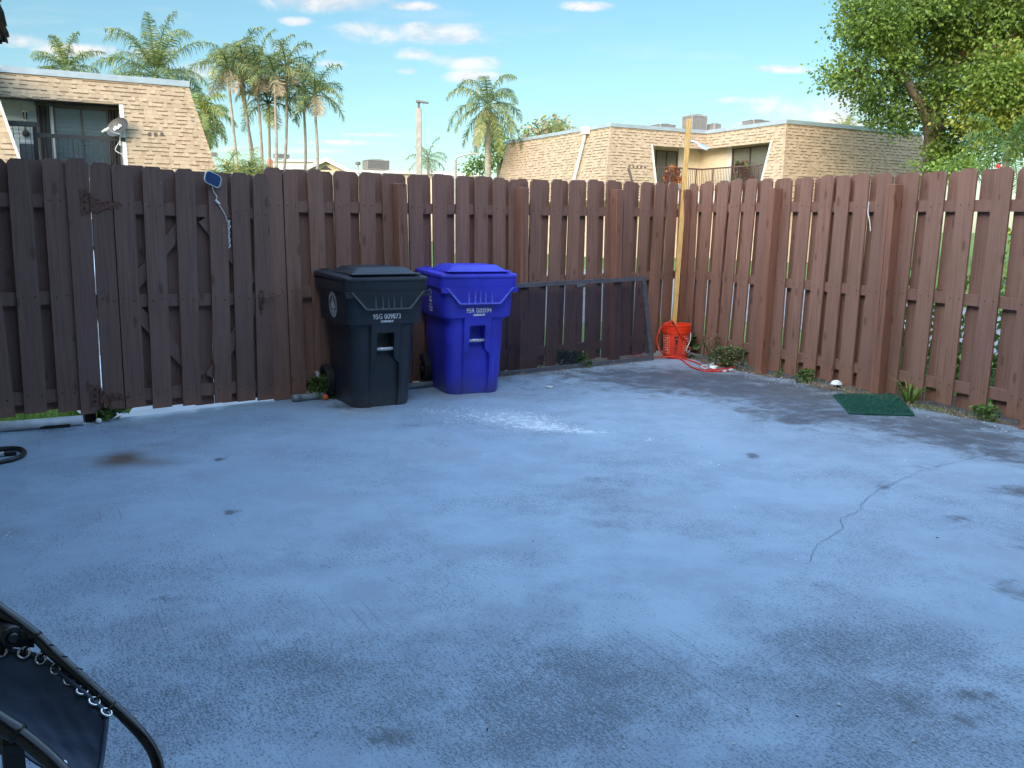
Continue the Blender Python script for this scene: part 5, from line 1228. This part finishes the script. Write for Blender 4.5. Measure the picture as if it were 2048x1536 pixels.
for s in (-1,1): b.prism([pk-uy*.46+V3((0,0,.10)), pk-uy*.46+ux*s*(W+.52)+V3((0,0,ze-zr-.15)), pk-uy*.46+ux*s*(W+.52)+V3((0,0,ze-zr-.42)), pk-uy*.46+V3((0,0,-.19))], uy*.05)
b.build('bargeboard', M['trimwhite'], gt)
b = MB(); b.prism([pk-uy*.02+V3((0,0,-.45)), pk-uy*.02+ux*.45+V3((0,0,-.72)), pk-uy*.02-ux*.45+V3((0,0,-.72))], -uy*.03); b.build('vent', M['shutter'], gt)
def slab(name, label, cat, p0, p1, zt, dep, mat, mat2):
    t = thing(name, label, cat, V3((p0.x,p0.y,0))); d = p1-p0; d.z = 0; n = V3((-d.y,d.x,0)).normalized()*dep
    b = MB(); b.obox(V3((p0.x,p0.y,-.05)), d, n, (0,0,zt-.2)); b.build('wall', mat, t); b = MB(); b.obox(V3((p0.x,p0.y,zt-.25))-n*.02-d*.01, d*1.02, n*1.05, (0,0,.25)); b.build('roof', mat2, t); return t
p0, p1 = D(700,343,78), D(905,349,78); slab('building', 'distant low tan building whose pale roof edge runs behind the light pole', 'building', p0, p1, D(800,342,78).z, 12, M['stucco'], M['trimwhite'])
p0, p1 = D(535,321,95), D(640,326,95); slab('building', 'long white distant building behind the palm stems', 'building', p0, p1, D(590,319,95).z, 14, M['trimwhite'], M['fascia'])
p0, p1 = D(880,347,70), D(962,349,70); slab('building', 'distant low building between the light pole and the tall palm', 'building', p0, p1, D(920,346,70).z, 10, M['cream'], M['trimwhite'])
b = MB(); c = D(538.5,318,60); b.obox(V3((c.x-.14,c.y,0)), (.28,0,0), (0,.28,0), (0,0,c.z)); tag(b.build('marker_post', M['ballorange']), 'orange post beside the palm stems above the fence', 'post')
t = thing('vent_fan', 'small dark vent on the distant roof right of the gable house', 'vent', D(716,338,75)); c = D(716,338,75); b = MB(); b.tube([c-V3((0,0,.4)), c+V3((0,0,.35))], .05, 8); b.build('pipe', M['acmetal'], t); b = MB(); b.lathe([(0,.3),(.22,.35),(.22,.55),(0,.62)], c, 12); b.build('cap', M['acdark'], t)
ac('small roof vent box on the distant white building', D(563,316,95), 1.5, 1.2, .35)
ac('small dark roof box beyond the right end of the left building', D(428,313,70), .55, .5, .28)
# light pole
lb = D(838,345,40); lt = D(836,217,40); lp_ = thing('light_pole', 'square concrete light pole with a dark flat lamp head above the fence', 'light pole', V3((lb.x,lb.y,-.05)))
w0, w1 = .145, .105; b = MB(); b.loft([[V3((lb.x+sx*w0,lb.y+sy*w0,-.05)) for sx,sy in ((-1,-1),(1,-1),(1,1),(-1,1))], [V3((lb.x+sx*w1,lb.y+sy*w1,lt.z)) for sx,sy in ((-1,-1),(1,-1),(1,1),(-1,1))]]); b.build('shaft', M['concretepole'], lp_)
c = V3((lb.x,lb.y,lt.z)); b = MB(); b.tube([c, c+V3((0,0,.28))], .05, 8); b.prism([c+V3((-.12,-.14,.26)), c+V3((.42,-.14,.22)), c+V3((.42,-.14,.27)), c+V3((-.10,-.14,.35))], (0,.28,0)); b.build('lamp_head', M['lampgrey'], lp_)
p = D(911,345,45); q = D(911,320,45); b = MB(); b.tube([V3((p.x,p.y,-.05)), q], .07, 8); b.tube(smoothpath([q, q+V3((.08,0,.12)), q+V3((.5,0,.25)), q+V3((.75,0,.30))],4), .04, 6); b.prism([q+V3((.7,-.1,.26)), q+V3((1.15,-.1,.30)), q+V3((1.15,-.1,.36)), q+V3((.7,-.1,.34))], (0,.2,0)); tag(b.build('street_lamp', M['acmetal']), 'thin grey street lamp with bent arm left of the tall palm', 'street lamp')

# ------------------------------------------------------------------ palms
def frond(mb, o, az, el, L, droop, ll, mats, n=26, wid=.035, hang=.5, rr=R_):
    pts = []; d = V3((math.cos(az)*math.cos(el), math.sin(az)*math.cos(el), math.sin(el))); p = V3(o); N = 12
    for i in range(N+1):
        pts.append(p.copy()); p = p + d*(L/N); d = (d + V3((0,0,-droop/N*(0.4+1.6*i/N)))).normalized()
    mb.tube(pts, [.022*(1-.8*i/N)+.003 for i in range(N+1)], 5, mats[0], False)
    for k in range(n):
        f = .16 + .84*k/(n-1); x = f*N; i = min(int(x), N-1); q = pts[i].lerp(pts[i+1], x-i); t = (pts[i+1]-pts[i]).normalized()
        s = t.cross(V3((0,0,1))); s = s.normalized() if s.length > .05 else V3((1,0,0)); u = s.cross(t)
        l = ll*(.35+.65*math.sin(pi*min(1,f*.95+.08))**.7)*rr.uniform(.8,1.15)
        for sg in (-1,1):
            lift = rr.uniform(-.35,.75); dr = (s*sg + t*rr.uniform(.35,.75) + u*lift).normalized()
            a = q; b = q + dr*l*.5 + V3((0,0,-hang*l*.16)); c = b + (dr*.55+V3((0,0,-hang*1.3))).normalized()*l*.5
            wv = t*wid*rr.uniform(.7,1.2); mb.add([a-wv*.5, a+wv*.5, b+wv*.42, b-wv*.42, c], [(0,1,2,3),(3,2,4)], rr.choice(mats))
def palm(label, base, crown, nf, L, droop, ll, matset, tr=.14, group=None, bend=None, name='palm_tree', shaft=.9, eln=(-.35,1.35), hang=.5, wid=.035, n=26, seed=1, dead=0):
    rr = random.Random(seed); t = thing(name, label, 'palm tree', base, 0, group); b = MB(); base = V3(base); crown = V3(crown)
    mid_ = base.lerp(crown,.5) + (V3(bend) if bend else V3((0,0,0)))
    path = smoothpath([base, mid_, crown - V3((0,0,shaft*.9)), crown], 8); n_ = len(path)
    b.tube(path, [tr*(1.12-.42*i/(n_-1))*(1+.06*math.sin(i*2.1)) for i in range(n_)], 10); b.build('trunk', M['palmbark'], t, smooth=True)
    if shaft > .1:
        b = MB(); i0 = int(n_*.86); b.tube([p for p in path[i0:]]+[crown+V3((0,0,.15))], [tr*.82]*(n_-i0)+[tr*.35], 10); b.build('crownshaft', M['palmgreenstem'], t, smooth=True)
    f = MB()
    for k in range(nf):
        el = eln[1] + (eln[0]-eln[1])*((k+.5)/nf)**.9; az = k*2.399963+rr.uniform(-.25,.25)
        dry = k >= nf-dead
        frond(f, crown+V3((0,0,.05)), az, el+rr.uniform(-.1,.1), L*rr.uniform(.82,1.1)*(.8 if dry else 1), droop*rr.uniform(.8,1.25), ll, (2,) if dry else ((0,0,0,1) if rr.random()<.8 else (0,1,1)), n, wid, hang, rr)
    f.build('fronds', matset, t); return t
PM = [M['palmleaf'], M['palmyellow'], M['palmdry']]
PMY = [M['palmyellow'], M['palmleaf'], M['palmdry']]
def gz(px, py, Y): p = D(px, py, Y); return V3((p.x, p.y, -.05))
palm('feathery palm rising behind the left building roof, the smaller and further left', gz(132,140,52), D(132,143,52), 15, 2.5, 1.5, .75, PM, .17, seed=3, hang=.9, eln=(-.1,1.45), wid=.046, n=40)
palm('large drooping palm behind the middle of the left building roof', gz(312,165,44), D(311,156,44), 22, 3.5, 1.75, .80, PM, .18, seed=4, hang=1.0, eln=(.0,1.52), wid=.040, n=54)
# fan palm at the end of the left roof
palm('yellow green palm drooping beside the right end of the left building', gz(404,240,40), D(404,232,40), 22, 1.75, 1.9, .62, [M['palmyellow'], M['weedlight'], M['palmdry']], .12, seed=31, hang=.8, eln=(-.9,1.3), wid=.05, n=34, shaft=.3)
# clump of slender palms
stems = [(487,325,470,118,'leftmost'),(497,325,486,110,''),(507,338,478,140,''),(510,345,515,150,''),(530,340,537,205,''),(527,330,552,148,''),(523,345,573,135,''),(569,335,607,182,''),(590,335,628,185,'')]
lab = ['leftmost tall stem of the slender palm clump, nearly upright','second tall stem of the slender palm clump with the highest crown','curving stem crossing the two leftmost palms of the clump','nearly straight palm stem in the middle of the clump with a green crown','short palm stem of the clump with a low wide crown','thin palm stem right of the middle with an upright spear','palm stem leaning right from the middle of the clump','second rightmost palm leaning right toward the gable house','rightmost palm of the clump, leaning right over the gable house']
crowns = [(457,128),(484,112),(478,118),(514,132),(537,196),(549,142),(573,122),(607,166),(630,180)]
for i, (st_, cr) in enumerate(zip(stems, crowns)):
    Y = 27+((i*7)%5)*.35
    palm(lab[i], gz(st_[0]+(6 if i not in (7,8) else -8),st_[1],Y), D(cr[0],cr[1]+14,Y), 11 if i not in (4,) else 12, 1.3, 2.0, .46, PM, .044, 'slender palms in one clump', bend=((-.05,.10,.16,.10,.0,.12,.22,.34,.36)[i],0,0), shaft=.55, eln=(-.35,1.4), hang=.75, wid=.027, n=30, seed=20+i, dead=2 if i in (0,1,3,5) else 1)
# undergrowth of the clump
for k, (px, Y, lbl) in enumerate(((466,25.5,'low bushy palm at the foot of the slender palm clump, left side'),(508,26,'low bushy palm at the foot of the slender palm clump, right side'))):
    t = thing('bush_palm', lbl, 'palm tree', gz(px,330,Y)); f = MB(); rr = random.Random(k+50); c = D(px,352,Y)
    for j in range(16): frond(f, c+V3((rr.uniform(-.3,.3),0,-.3)), j*2.4, rr.uniform(.5,1.4), rr.uniform(.9,1.25), 1.6, .42, (0,1) if j % 3 else (1,), 16, .030, .5, rr)
    f.build('fronds', PM, t)
    b = MB(); b.tube([gz(px,330,Y), c-V3((0,0,.2))], .09, 8); b.build('trunk', M['palmbark'], t)
palm('tall drooping palm standing alone between the light pole and the right building', gz(977,350,50), D(976,213,50), 22, 3.0, 2.2, .75, PM, .19, seed=9, hang=1.25, eln=(-1.1,1.45), wid=.046, n=52, dead=2, shaft=.8)
palm('small distant palm directly behind the light pole', gz(855,350,70), D(856,318,70), 13, 1.9, 1.7, .6, PM, .14, seed=12, hang=.9, eln=(-.7,1.4), wid=.05, n=18)
palm('palm top just showing over the right building roof, left one', gz(1692,250,62), D(1692,262,62), 11, 1.6, .9, .5, PMY, .14, seed=13, hang=.3, eln=(.1,1.4), wid=.05, n=16)
palm('palm top just showing over the right building roof beside the big tree', gz(1738,250,62), D(1738,264,62), 11, 1.5, .9, .5, PMY, .14, seed=14, hang=.3, eln=(.1,1.4), wid=.05, n=16)
palm('tuft of palm fronds behind the roof right of the tall palm', gz(1117,290,60), D(1117,272,60), 12, 1.5, 1.0, .5, PMY, .12, seed=15, hang=.4, eln=(.0,1.4), wid=.05, n=16)
palm('dark palm at the right edge below the big tree', gz(2010,330,24), D(2015,300,24), 16, 1.5, 1.5, .5, [M['leafdark'], M['leafdark'], M['palmdry']], .12, seed=16, hang=.7, eln=(-.5,1.35), wid=.035, n=24)

# ------------------------------------------------------------------ broadleaf trees and hedges
def crown_mesh(mb, blobs, lsz, dens, rr, tw, shell=.55):
    for (c, r, mats, k) in blobs:
        n = int(dens*r*r*k)
        for i in range(n):
            d = V3((rr.gauss(0,1), rr.gauss(0,1), rr.gauss(0,1))).normalized(); q = c + d*r*(shell+(1-shell)*rr.random())*rr.uniform(.6,1.08)
            q.z -= .12*r*rr.random(); od = (d+V3((rr.gauss(0,.4),rr.gauss(0,.4),-.25))).normalized(); mm = rr.choice(mats)
            for j in range(tw):
                p = q + V3((rr.gauss(0,1),rr.gauss(0,1),rr.gauss(0,.8)))*lsz*(1.25 if tw < 20 else 1.75); ld = (od + V3((rr.gauss(0,.8),rr.gauss(0,.8),rr.gauss(-.2,.7)))).normalized(); s = ld.cross(V3((rr.gauss(0,1),rr.gauss(0,1),rr.gauss(.5,1)))).normalized()
                L = lsz*rr.uniform(.65,1.25); w = L*.30
                mb.add([p, p+ld*L*.5+s*w, p+ld*L, p+ld*L*.5-s*w], [(0,1,2,3)], mm if rr.random() < .88 else rr.choice(mats))
def tree(name, label, base, limbs, blobs, lsz, dens, mats, tw=12, seed=1, group=None, cat='tree', shell=.55):
    rr = random.Random(seed); t = thing(name, label, cat, base, 0, group); b = MB()
    for pts, r0, r1 in limbs:
        P = smoothpath(pts, 6); n = len(P); b.tube(P, [r0+(r1-r0)*i/(n-1) for i in range(n)], 9)
    b.build('trunk', M['bark'], t, smooth=True); f = MB(); crown_mesh(f, blobs, lsz, dens, rr, tw, shell); f.build('crown', mats, t); return t
TY = 36.0; rr = random.Random(4)
def TB(px, py, rp, mats, k=1.0, dy=None): p = D(px, py, TY+(rr.uniform(-1.6,1.6) if dy is None else dy)); return (p, rp*TY/FPX*1.0, mats, k)
G0, G1, G2 = (0,0,1), (0,1,1,1), (1,1,1,2)
blobs = [TB(1725,30,55,G1),TB(1690,145,42,G1,.9),TB(1655,150,20,G1,.8),TB(1755,125,72,G0),TB(1770,45,75,G1),TB(1775,200,55,G0,.8),TB(1845,90,95,G1),TB(1930,60,105,G2),TB(2030,80,105,G2),TB(1895,185,62,(0,0,1,1)),TB(1975,205,80,G2,1,-2),TB(2060,215,85,(1,2,2),1,-2),
 TB(1850,235,40,G0,.6),TB(1895,285,42,G0),TB(1880,318,40,(0,1,1)),TB(1935,305,42,G0),TB(1815,235,30,G0,.8),TB(1725,190,34,G0,.8),TB(1740,230,22,G0,.5),TB(1710,70,30,G1,.7),TB(1800,-50,120,G1),TB(1940,-70,140,G1),TB(2080,-20,130,G2),TB(1990,140,60,(1,2,1,1),1,-3),TB(2050,160,55,(1,1,2),.9,-3),TB(1960,250,45,(1,2,2),.9,-2.5),TB(2040,270,45,(1,2,2),.7,-2.5),TB(1685,10,28,G1,.6),TB(1830,170,50,G0)]
bs = gz(1866,345,TY)
tree('large_tree', 'large spreading leafy tree with yellowing clumps at the right', bs,
 [([bs, D(1866,300,TY), D(1862,250,TY), D(1880,200,TY)], .42, .26), ([D(1880,200,TY), D(1912,140,TY), D(1925,90,TY+.5), D(1935,0,TY)], .26, .09), ([D(1862,255,TY), D(1835,200,TY-.4), D(1790,150,TY-.8), D(1700,140,TY-1)], .22, .04), ([D(1835,200,TY-.4), D(1800,120,TY), D(1760,50,TY)], .15, .04), ([D(1880,200,TY), D(1960,190,TY-1.5), D(2050,170,TY-2)], .2, .05), ([D(1925,120,TY), D(2000,90,TY-.5), D(2060,40,TY)], .15, .05), ([D(1862,260,TY), D(1890,250,TY-1), D(1960,245,TY-2)], .14, .04), ([D(1868,300,TY), D(1885,255,TY+.6), D(1885,215,TY+1)], .2, .12)],
 blobs, .160, 25, [M['leafdark'], M['leafmid'], M['leafyellow'], M['leaforange']], 56, 8)
rr = random.Random(14)
def B2(px, py, rp, Y, mats, k=1): p = D(px, py, Y); return (p, rp*Y/FPX, mats, k)
bs = gz(1100,330,62); tree('broadleaf_tree', 'brownish green tree top showing over the left end of the right building roof', bs, [([bs, D(1100,280,62), D(1090,262,62)], .3, .1)], [B2(1065,268,16,62,(0,1)),B2(1090,258,20,62,(0,1)),B2(1115,252,20,62,(1,0)),B2(1050,265,10,62,(0,1)),B2(1135,258,10,62,(1,))], .26, 60, [M['leafmid'], M['palmdry']], 8, 5)
bs = gz(1000,345,60); tree('broadleaf_tree', 'leafy green tree growing beside the tall palm against the right building', bs, [([bs, D(1000,320,60), D(1000,290,60)], .3, .1)], [B2(1000,315,26,60,(0,1)),B2(962,328,22,60,(0,1)),B2(940,335,14,60,(1,0)),B2(1000,270,14,60,(0,1)),B2(990,290,18,60,(0,1)),B2(1020,300,16,60,(0,))], .22, 80, [M['leafdark'], M['weedlight']], 9, 6)
bs = gz(1905,335,30); tree('shrub', 'bright green shrub below the big tree at the right end of the right building', bs, [([bs, D(1905,335,30)], .08, .03)], [B2(1885,335,20,30,(0,1)),B2(1915,330,22,30,(0,1)),B2(1945,335,20,30,(0,1)),B2(1930,318,14,30,(1,))], .16, 120, [M['leafmid'], M['weedlight']], 9, 7, cat='shrub')
def hedge(label, p0, p1, h, w, lsz, n, mats, seed, name='hedge'):
    rr = random.Random(seed); t = thing(name, label, 'hedge', (p0+p1)/2); f = MB(); d = p1-p0; s = V3((-d.y,d.x,0)).normalized()
    for i in range(n):
        u, v, z = rr.random(), rr.uniform(-1,1), rr.random(); top = h*(.85+.15*math.sin(u*31)+.08*rr.random())
        if rr.random() < .5: v = math.copysign(.8+.2*rr.random(), v)
        p = p0+d*u+s*v*w/2; p = V3((p.x,p.y,-.05+top*z)); ld = V3((rr.gauss(0,1),rr.gauss(0,1),rr.gauss(.3,1))).normalized(); sd2 = ld.cross(V3((rr.gauss(0,1),rr.gauss(0,1),rr.gauss(0,1)))).normalized(); L = lsz*rr.uniform(.6,1.2)
        f.add([p, p+ld*L*.5+sd2*L*.3, p+ld*L, p+ld*L*.5-sd2*L*.3], [(0,1,2,3)], rr.randrange(len(mats)))
    f.build('foliage', mats, t)
    b = MB()
    for k in range(9): q = p0+d*((k+.5)/9); b.tube([V3((q.x,q.y,-.07)), V3((q.x,q.y,h*.6))], .03, 6)
    b.build('stem', M['bark'], t)
hedge('clipped green hedge along the road seen through the slats right of the post', FR(-3.5,-11.5,0), FR(4,-11.5,0), 1.45, 1.0, .13, 5200, [M['leafmid'], M['leafdark'], M['leafyellow']], 3)
hedge('leafy shrub row just behind the right hand fence seen through the slats', FR(1.1,-1.7,0), FR(4.6,-1.5,0), 1.05, .8, .09, 3600, [M['leafdark'], M['leafmid'], M['weed']], 4)
hedge('low green hedge across the parking lot seen through the slats beside the screen door', FL(2.2,-17,0), FL(-6,-17,0), 1.2, 1.0, .14, 4200, [M['leafmid'], M['leafdark']], 6)
# cars seen through the gaps between the boards
def car(label, pos, rz, paint):
    t = thing('parked_car', label, 'car', pos, rz, 'cars parked beyond the fence'); b = MB(); W = .86
    prof = [(-2.25,.35),(-2.28,.75),(-2.15,.95),(-1.75,1.02),(1.05,.98),(2.0,.86),(2.25,.70),(2.27,.38)]
    b.loft([[(x,y*W,z) for x,z in prof] for y in (-1,-.92,.92,1)]); bo = b.build('body', paint, t, local=True, bevel=.05, seg=2)
    cab = [(-1.85,1.0),(-1.45,1.44),(.15,1.46),(.95,.99)]; b = MB(); b.loft([[(x*(1 if k in (1,2) else 1.0),y*W*(.86 if i in (0,3) else .80),z) for i,(x,z) in enumerate(cab)] for k,y in enumerate((-1,-.5,.5,1))]); b.build('cabin', paint, t, local=True, bevel=.04, seg=2)
    b = MB()
    for s in (-1,1): b.prism([(-1.55,s*W*.835,1.04),(-1.32,s*W*.815,1.36),(.08,s*W*.815,1.38),(.70,s*W*.835,1.04)], (0,s*.02,0))
    b.prism([(1.0,-.62,1.02),(1.0,.62,1.02),(.27,.58,1.43),(.27,-.58,1.43)], (.03,0,.02)); b.prism([(-1.86,-.6,1.06),(-1.86,.6,1.06),(-1.52,.56,1.40),(-1.52,-.56,1.40)], (-.03,0,.02)); b.build('window', M['carglass'], t, local=True)
    for x in (-1.4,1.4):
        for s in (-1,1):
            w = MB(); Mx = Matrix.Rotation(pi/2, 3, 'X'); w.lathe([(.0,-.1),(.26,-.11),(.33,-.09),(.33,.09),(.26,.11),(0,.1)], (x,s*.78,.33), 20, 0, Mx); wo = w.build('wheel', M['tyre'], t, local=True); r = MB(); r.lathe([(0,-.115),(.2,-.118),(.2,.118),(0,.115)], (x,s*.78,.33), 16, 0, Mx); r.build('rim', M['carsilver'], wo, local=True)
    b = MB()
    for s in (-1,1): b.box((2.24,s*.6,.68), (.08,.34,.14))
    b.build('headlight', M['steel'], t, local=True)
car('blue car parked beyond the fence, glimpsed between boards above the screen door', FL(1.35,-9.0,-.06), math.atan2(NL.y,NL.x), M['carblue'])
car('silver car parked beyond the fence, glimpsed between boards left of the blue car', FL(4.0,-9.3,-.06), math.atan2(NL.y,NL.x), M['carsilver'])
b = MB()
for k in range(16):
    p = D(1996+R_.uniform(-4,4), 332+R_.uniform(-3,3), 22); d = V3((R_.gauss(0,1),R_.gauss(0,1),R_.gauss(0,1))).normalized()*.04; s = d.cross(V3((0,1,0)))*.5; b.add([p-d,p+s,p+d,p-s],[(0,1,2,3)])
p = D(2000,331,22); b.tube([V3((p.x,p.y,-.05)), p], .02, 6, 0)
tag(b.build('flowering_shrub', M['redflower']), 'small clump of red flowers just above the fence below the big tree', 'flower')
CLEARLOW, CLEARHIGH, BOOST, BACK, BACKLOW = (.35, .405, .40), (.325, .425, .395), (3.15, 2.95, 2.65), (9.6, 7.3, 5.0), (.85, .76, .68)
CLOUDDARK, CLOUDLIGHT = (1.95, 1.95, 2.05), (2.65, 2.48, 2.38)
SKYS, EXPO, SUNE = .10, 2.08, .5
# ------------------------------------------------------------------ sky, sun, view
SUN_AZ = V3((-.382, -.924, 0)).normalized(); SUN_EL = math.radians(17)
sv = SUN_AZ*math.cos(SUN_EL) + V3((0,0,math.sin(SUN_EL)))
sun = bpy.data.lights.new('sun', 'SUN'); so = bpy.data.objects.new('sun', sun); COL.objects.link(so)
so.rotation_euler = sv.to_track_quat('Z', 'Y').to_euler(); sun.energy = SUNE; sun.angle = math.radians(10); sun.color = (1.0, .86, .68)
w = bpy.data.worlds.new('World'); sc.world = w; w.use_nodes = True; nt = w.node_tree
bg = nt.nodes['Background']
class WT(NT):
    def __init__(self): self.nt = nt
T = WT()
sky = T.n('ShaderNodeTexSky'); sky.sky_type = 'NISHITA'; sky.sun_disc = False; sky.sun_elevation = SUN_EL; sky.sun_rotation = math.atan2(SUN_AZ.x, SUN_AZ.y); sky.altitude = 10; sky.air_density = 1.0; sky.dust_density = .6; sky.ozone_density = 2.0
dirv = T.co('Generated')
sx = T.n('ShaderNodeSeparateXYZ', {0: dirv}).outputs
yy = T.math('MAXIMUM', sx[1], .05)
uu_ = T.math('DIVIDE', sx[0], yy); vv_ = T.math('DIVIDE', sx[2], yy)
front_ = T.rng(sx[1], .1, .25)
def uv(px, py): d = ray(px, py); return d.x/d.y, d.z/d.y
cl = [(840,68,170,26),(730,60,60,22),(830,108,50,16),(640,2,170,26),(930,125,90,18),(945,152,70,14),(820,142,26,8),(1650,232,180,52),(1770,222,130,62),(1560,258,110,36),(390,140,60,18),(20,80,70,16),(150,100,90,14),(300,104,60,14),(590,42,40,10),(660,128,40,9),(1575,138,60,9),(1180,12,60,10),(550,300,140,7),(680,285,120,6),(760,270,80,5),(820,12,60,10),(1480,200,70,8),(820,55,40,14)]
mask = None
for (px, py, rx, ry) in cl:
    u, v = uv(px, py); ru = uv(px+rx, py)[0]-u; rv = v-uv(px, py+ry)[1]
    a = T.math('DIVIDE', T.math('SUBTRACT', uu_, u), ru); b_ = T.math('DIVIDE', T.math('SUBTRACT', vv_, v), rv)
    d2 = T.math('ADD', T.math('MULTIPLY', a, a), T.math('MULTIPLY', b_, b_)); e = T.math('SUBTRACT', 1.0, T.math('MULTIPLY', d2, .5), clamp=True)
    mask = e if mask is None else T.math('MAXIMUM', mask, e)
uvv = T.n('ShaderNodeCombineXYZ', {'X': uu_, 'Y': T.math('MULTIPLY', vv_, 1.9), 'Z': 0.0}).outputs[0]
uvs = T.n('ShaderNodeCombineXYZ', {'X': T.math('ADD', uu_, -.004), 'Y': T.math('ADD', T.math('MULTIPLY', vv_, 1.9), .022), 'Z': 0.0}).outputs[0]
n1 = T.noise(uvv, 13, 8, .62, .4); n2 = T.noise(uvs, 13, 8, .62, .4)
dens = T.rng(T.math('ADD', T.math('MULTIPLY', mask, .66), T.math('MULTIPLY', T.math('SUBTRACT', n1, .5), 1.5)), .20, .86)
dens = T.math('MULTIPLY', dens, front_)
haze = T.math('MULTIPLY', T.rng(T.noise(T.map(uvv, (1,3.2,1)), 5, 5, .6), .5, .75), .16)
shade = T.rng(T.math('SUBTRACT', n1, n2), -.10, .09)
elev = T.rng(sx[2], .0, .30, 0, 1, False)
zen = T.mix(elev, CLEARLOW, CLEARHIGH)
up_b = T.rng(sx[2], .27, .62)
zen = T.mix(up_b, zen, BOOST)  # overhead sky brightened out of view as added fill light
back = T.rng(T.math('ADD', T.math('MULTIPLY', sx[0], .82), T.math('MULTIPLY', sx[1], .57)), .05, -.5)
zen = T.mix(back, zen, T.mix(T.rng(sx[2], .30, .52), BACKLOW, BACK))  # sky behind the camera raised as well, to light the fence
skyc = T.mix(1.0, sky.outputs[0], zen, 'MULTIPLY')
cc = T.mix(shade, CLOUDDARK, CLOUDLIGHT)
col = T.mix(T.math('MAXIMUM', T.math('MULTIPLY', dens, .85), haze), skyc, cc)
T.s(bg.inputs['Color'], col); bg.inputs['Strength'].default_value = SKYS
sc.view_settings.view_transform = 'Standard'; sc.view_settings.look = 'None'; sc.view_settings.gamma = 1; sc.view_settings.exposure = EXPO
sc.render.resolution_x = 1024; sc.render.resolution_y = 768
sc.render.engine = 'CYCLES'
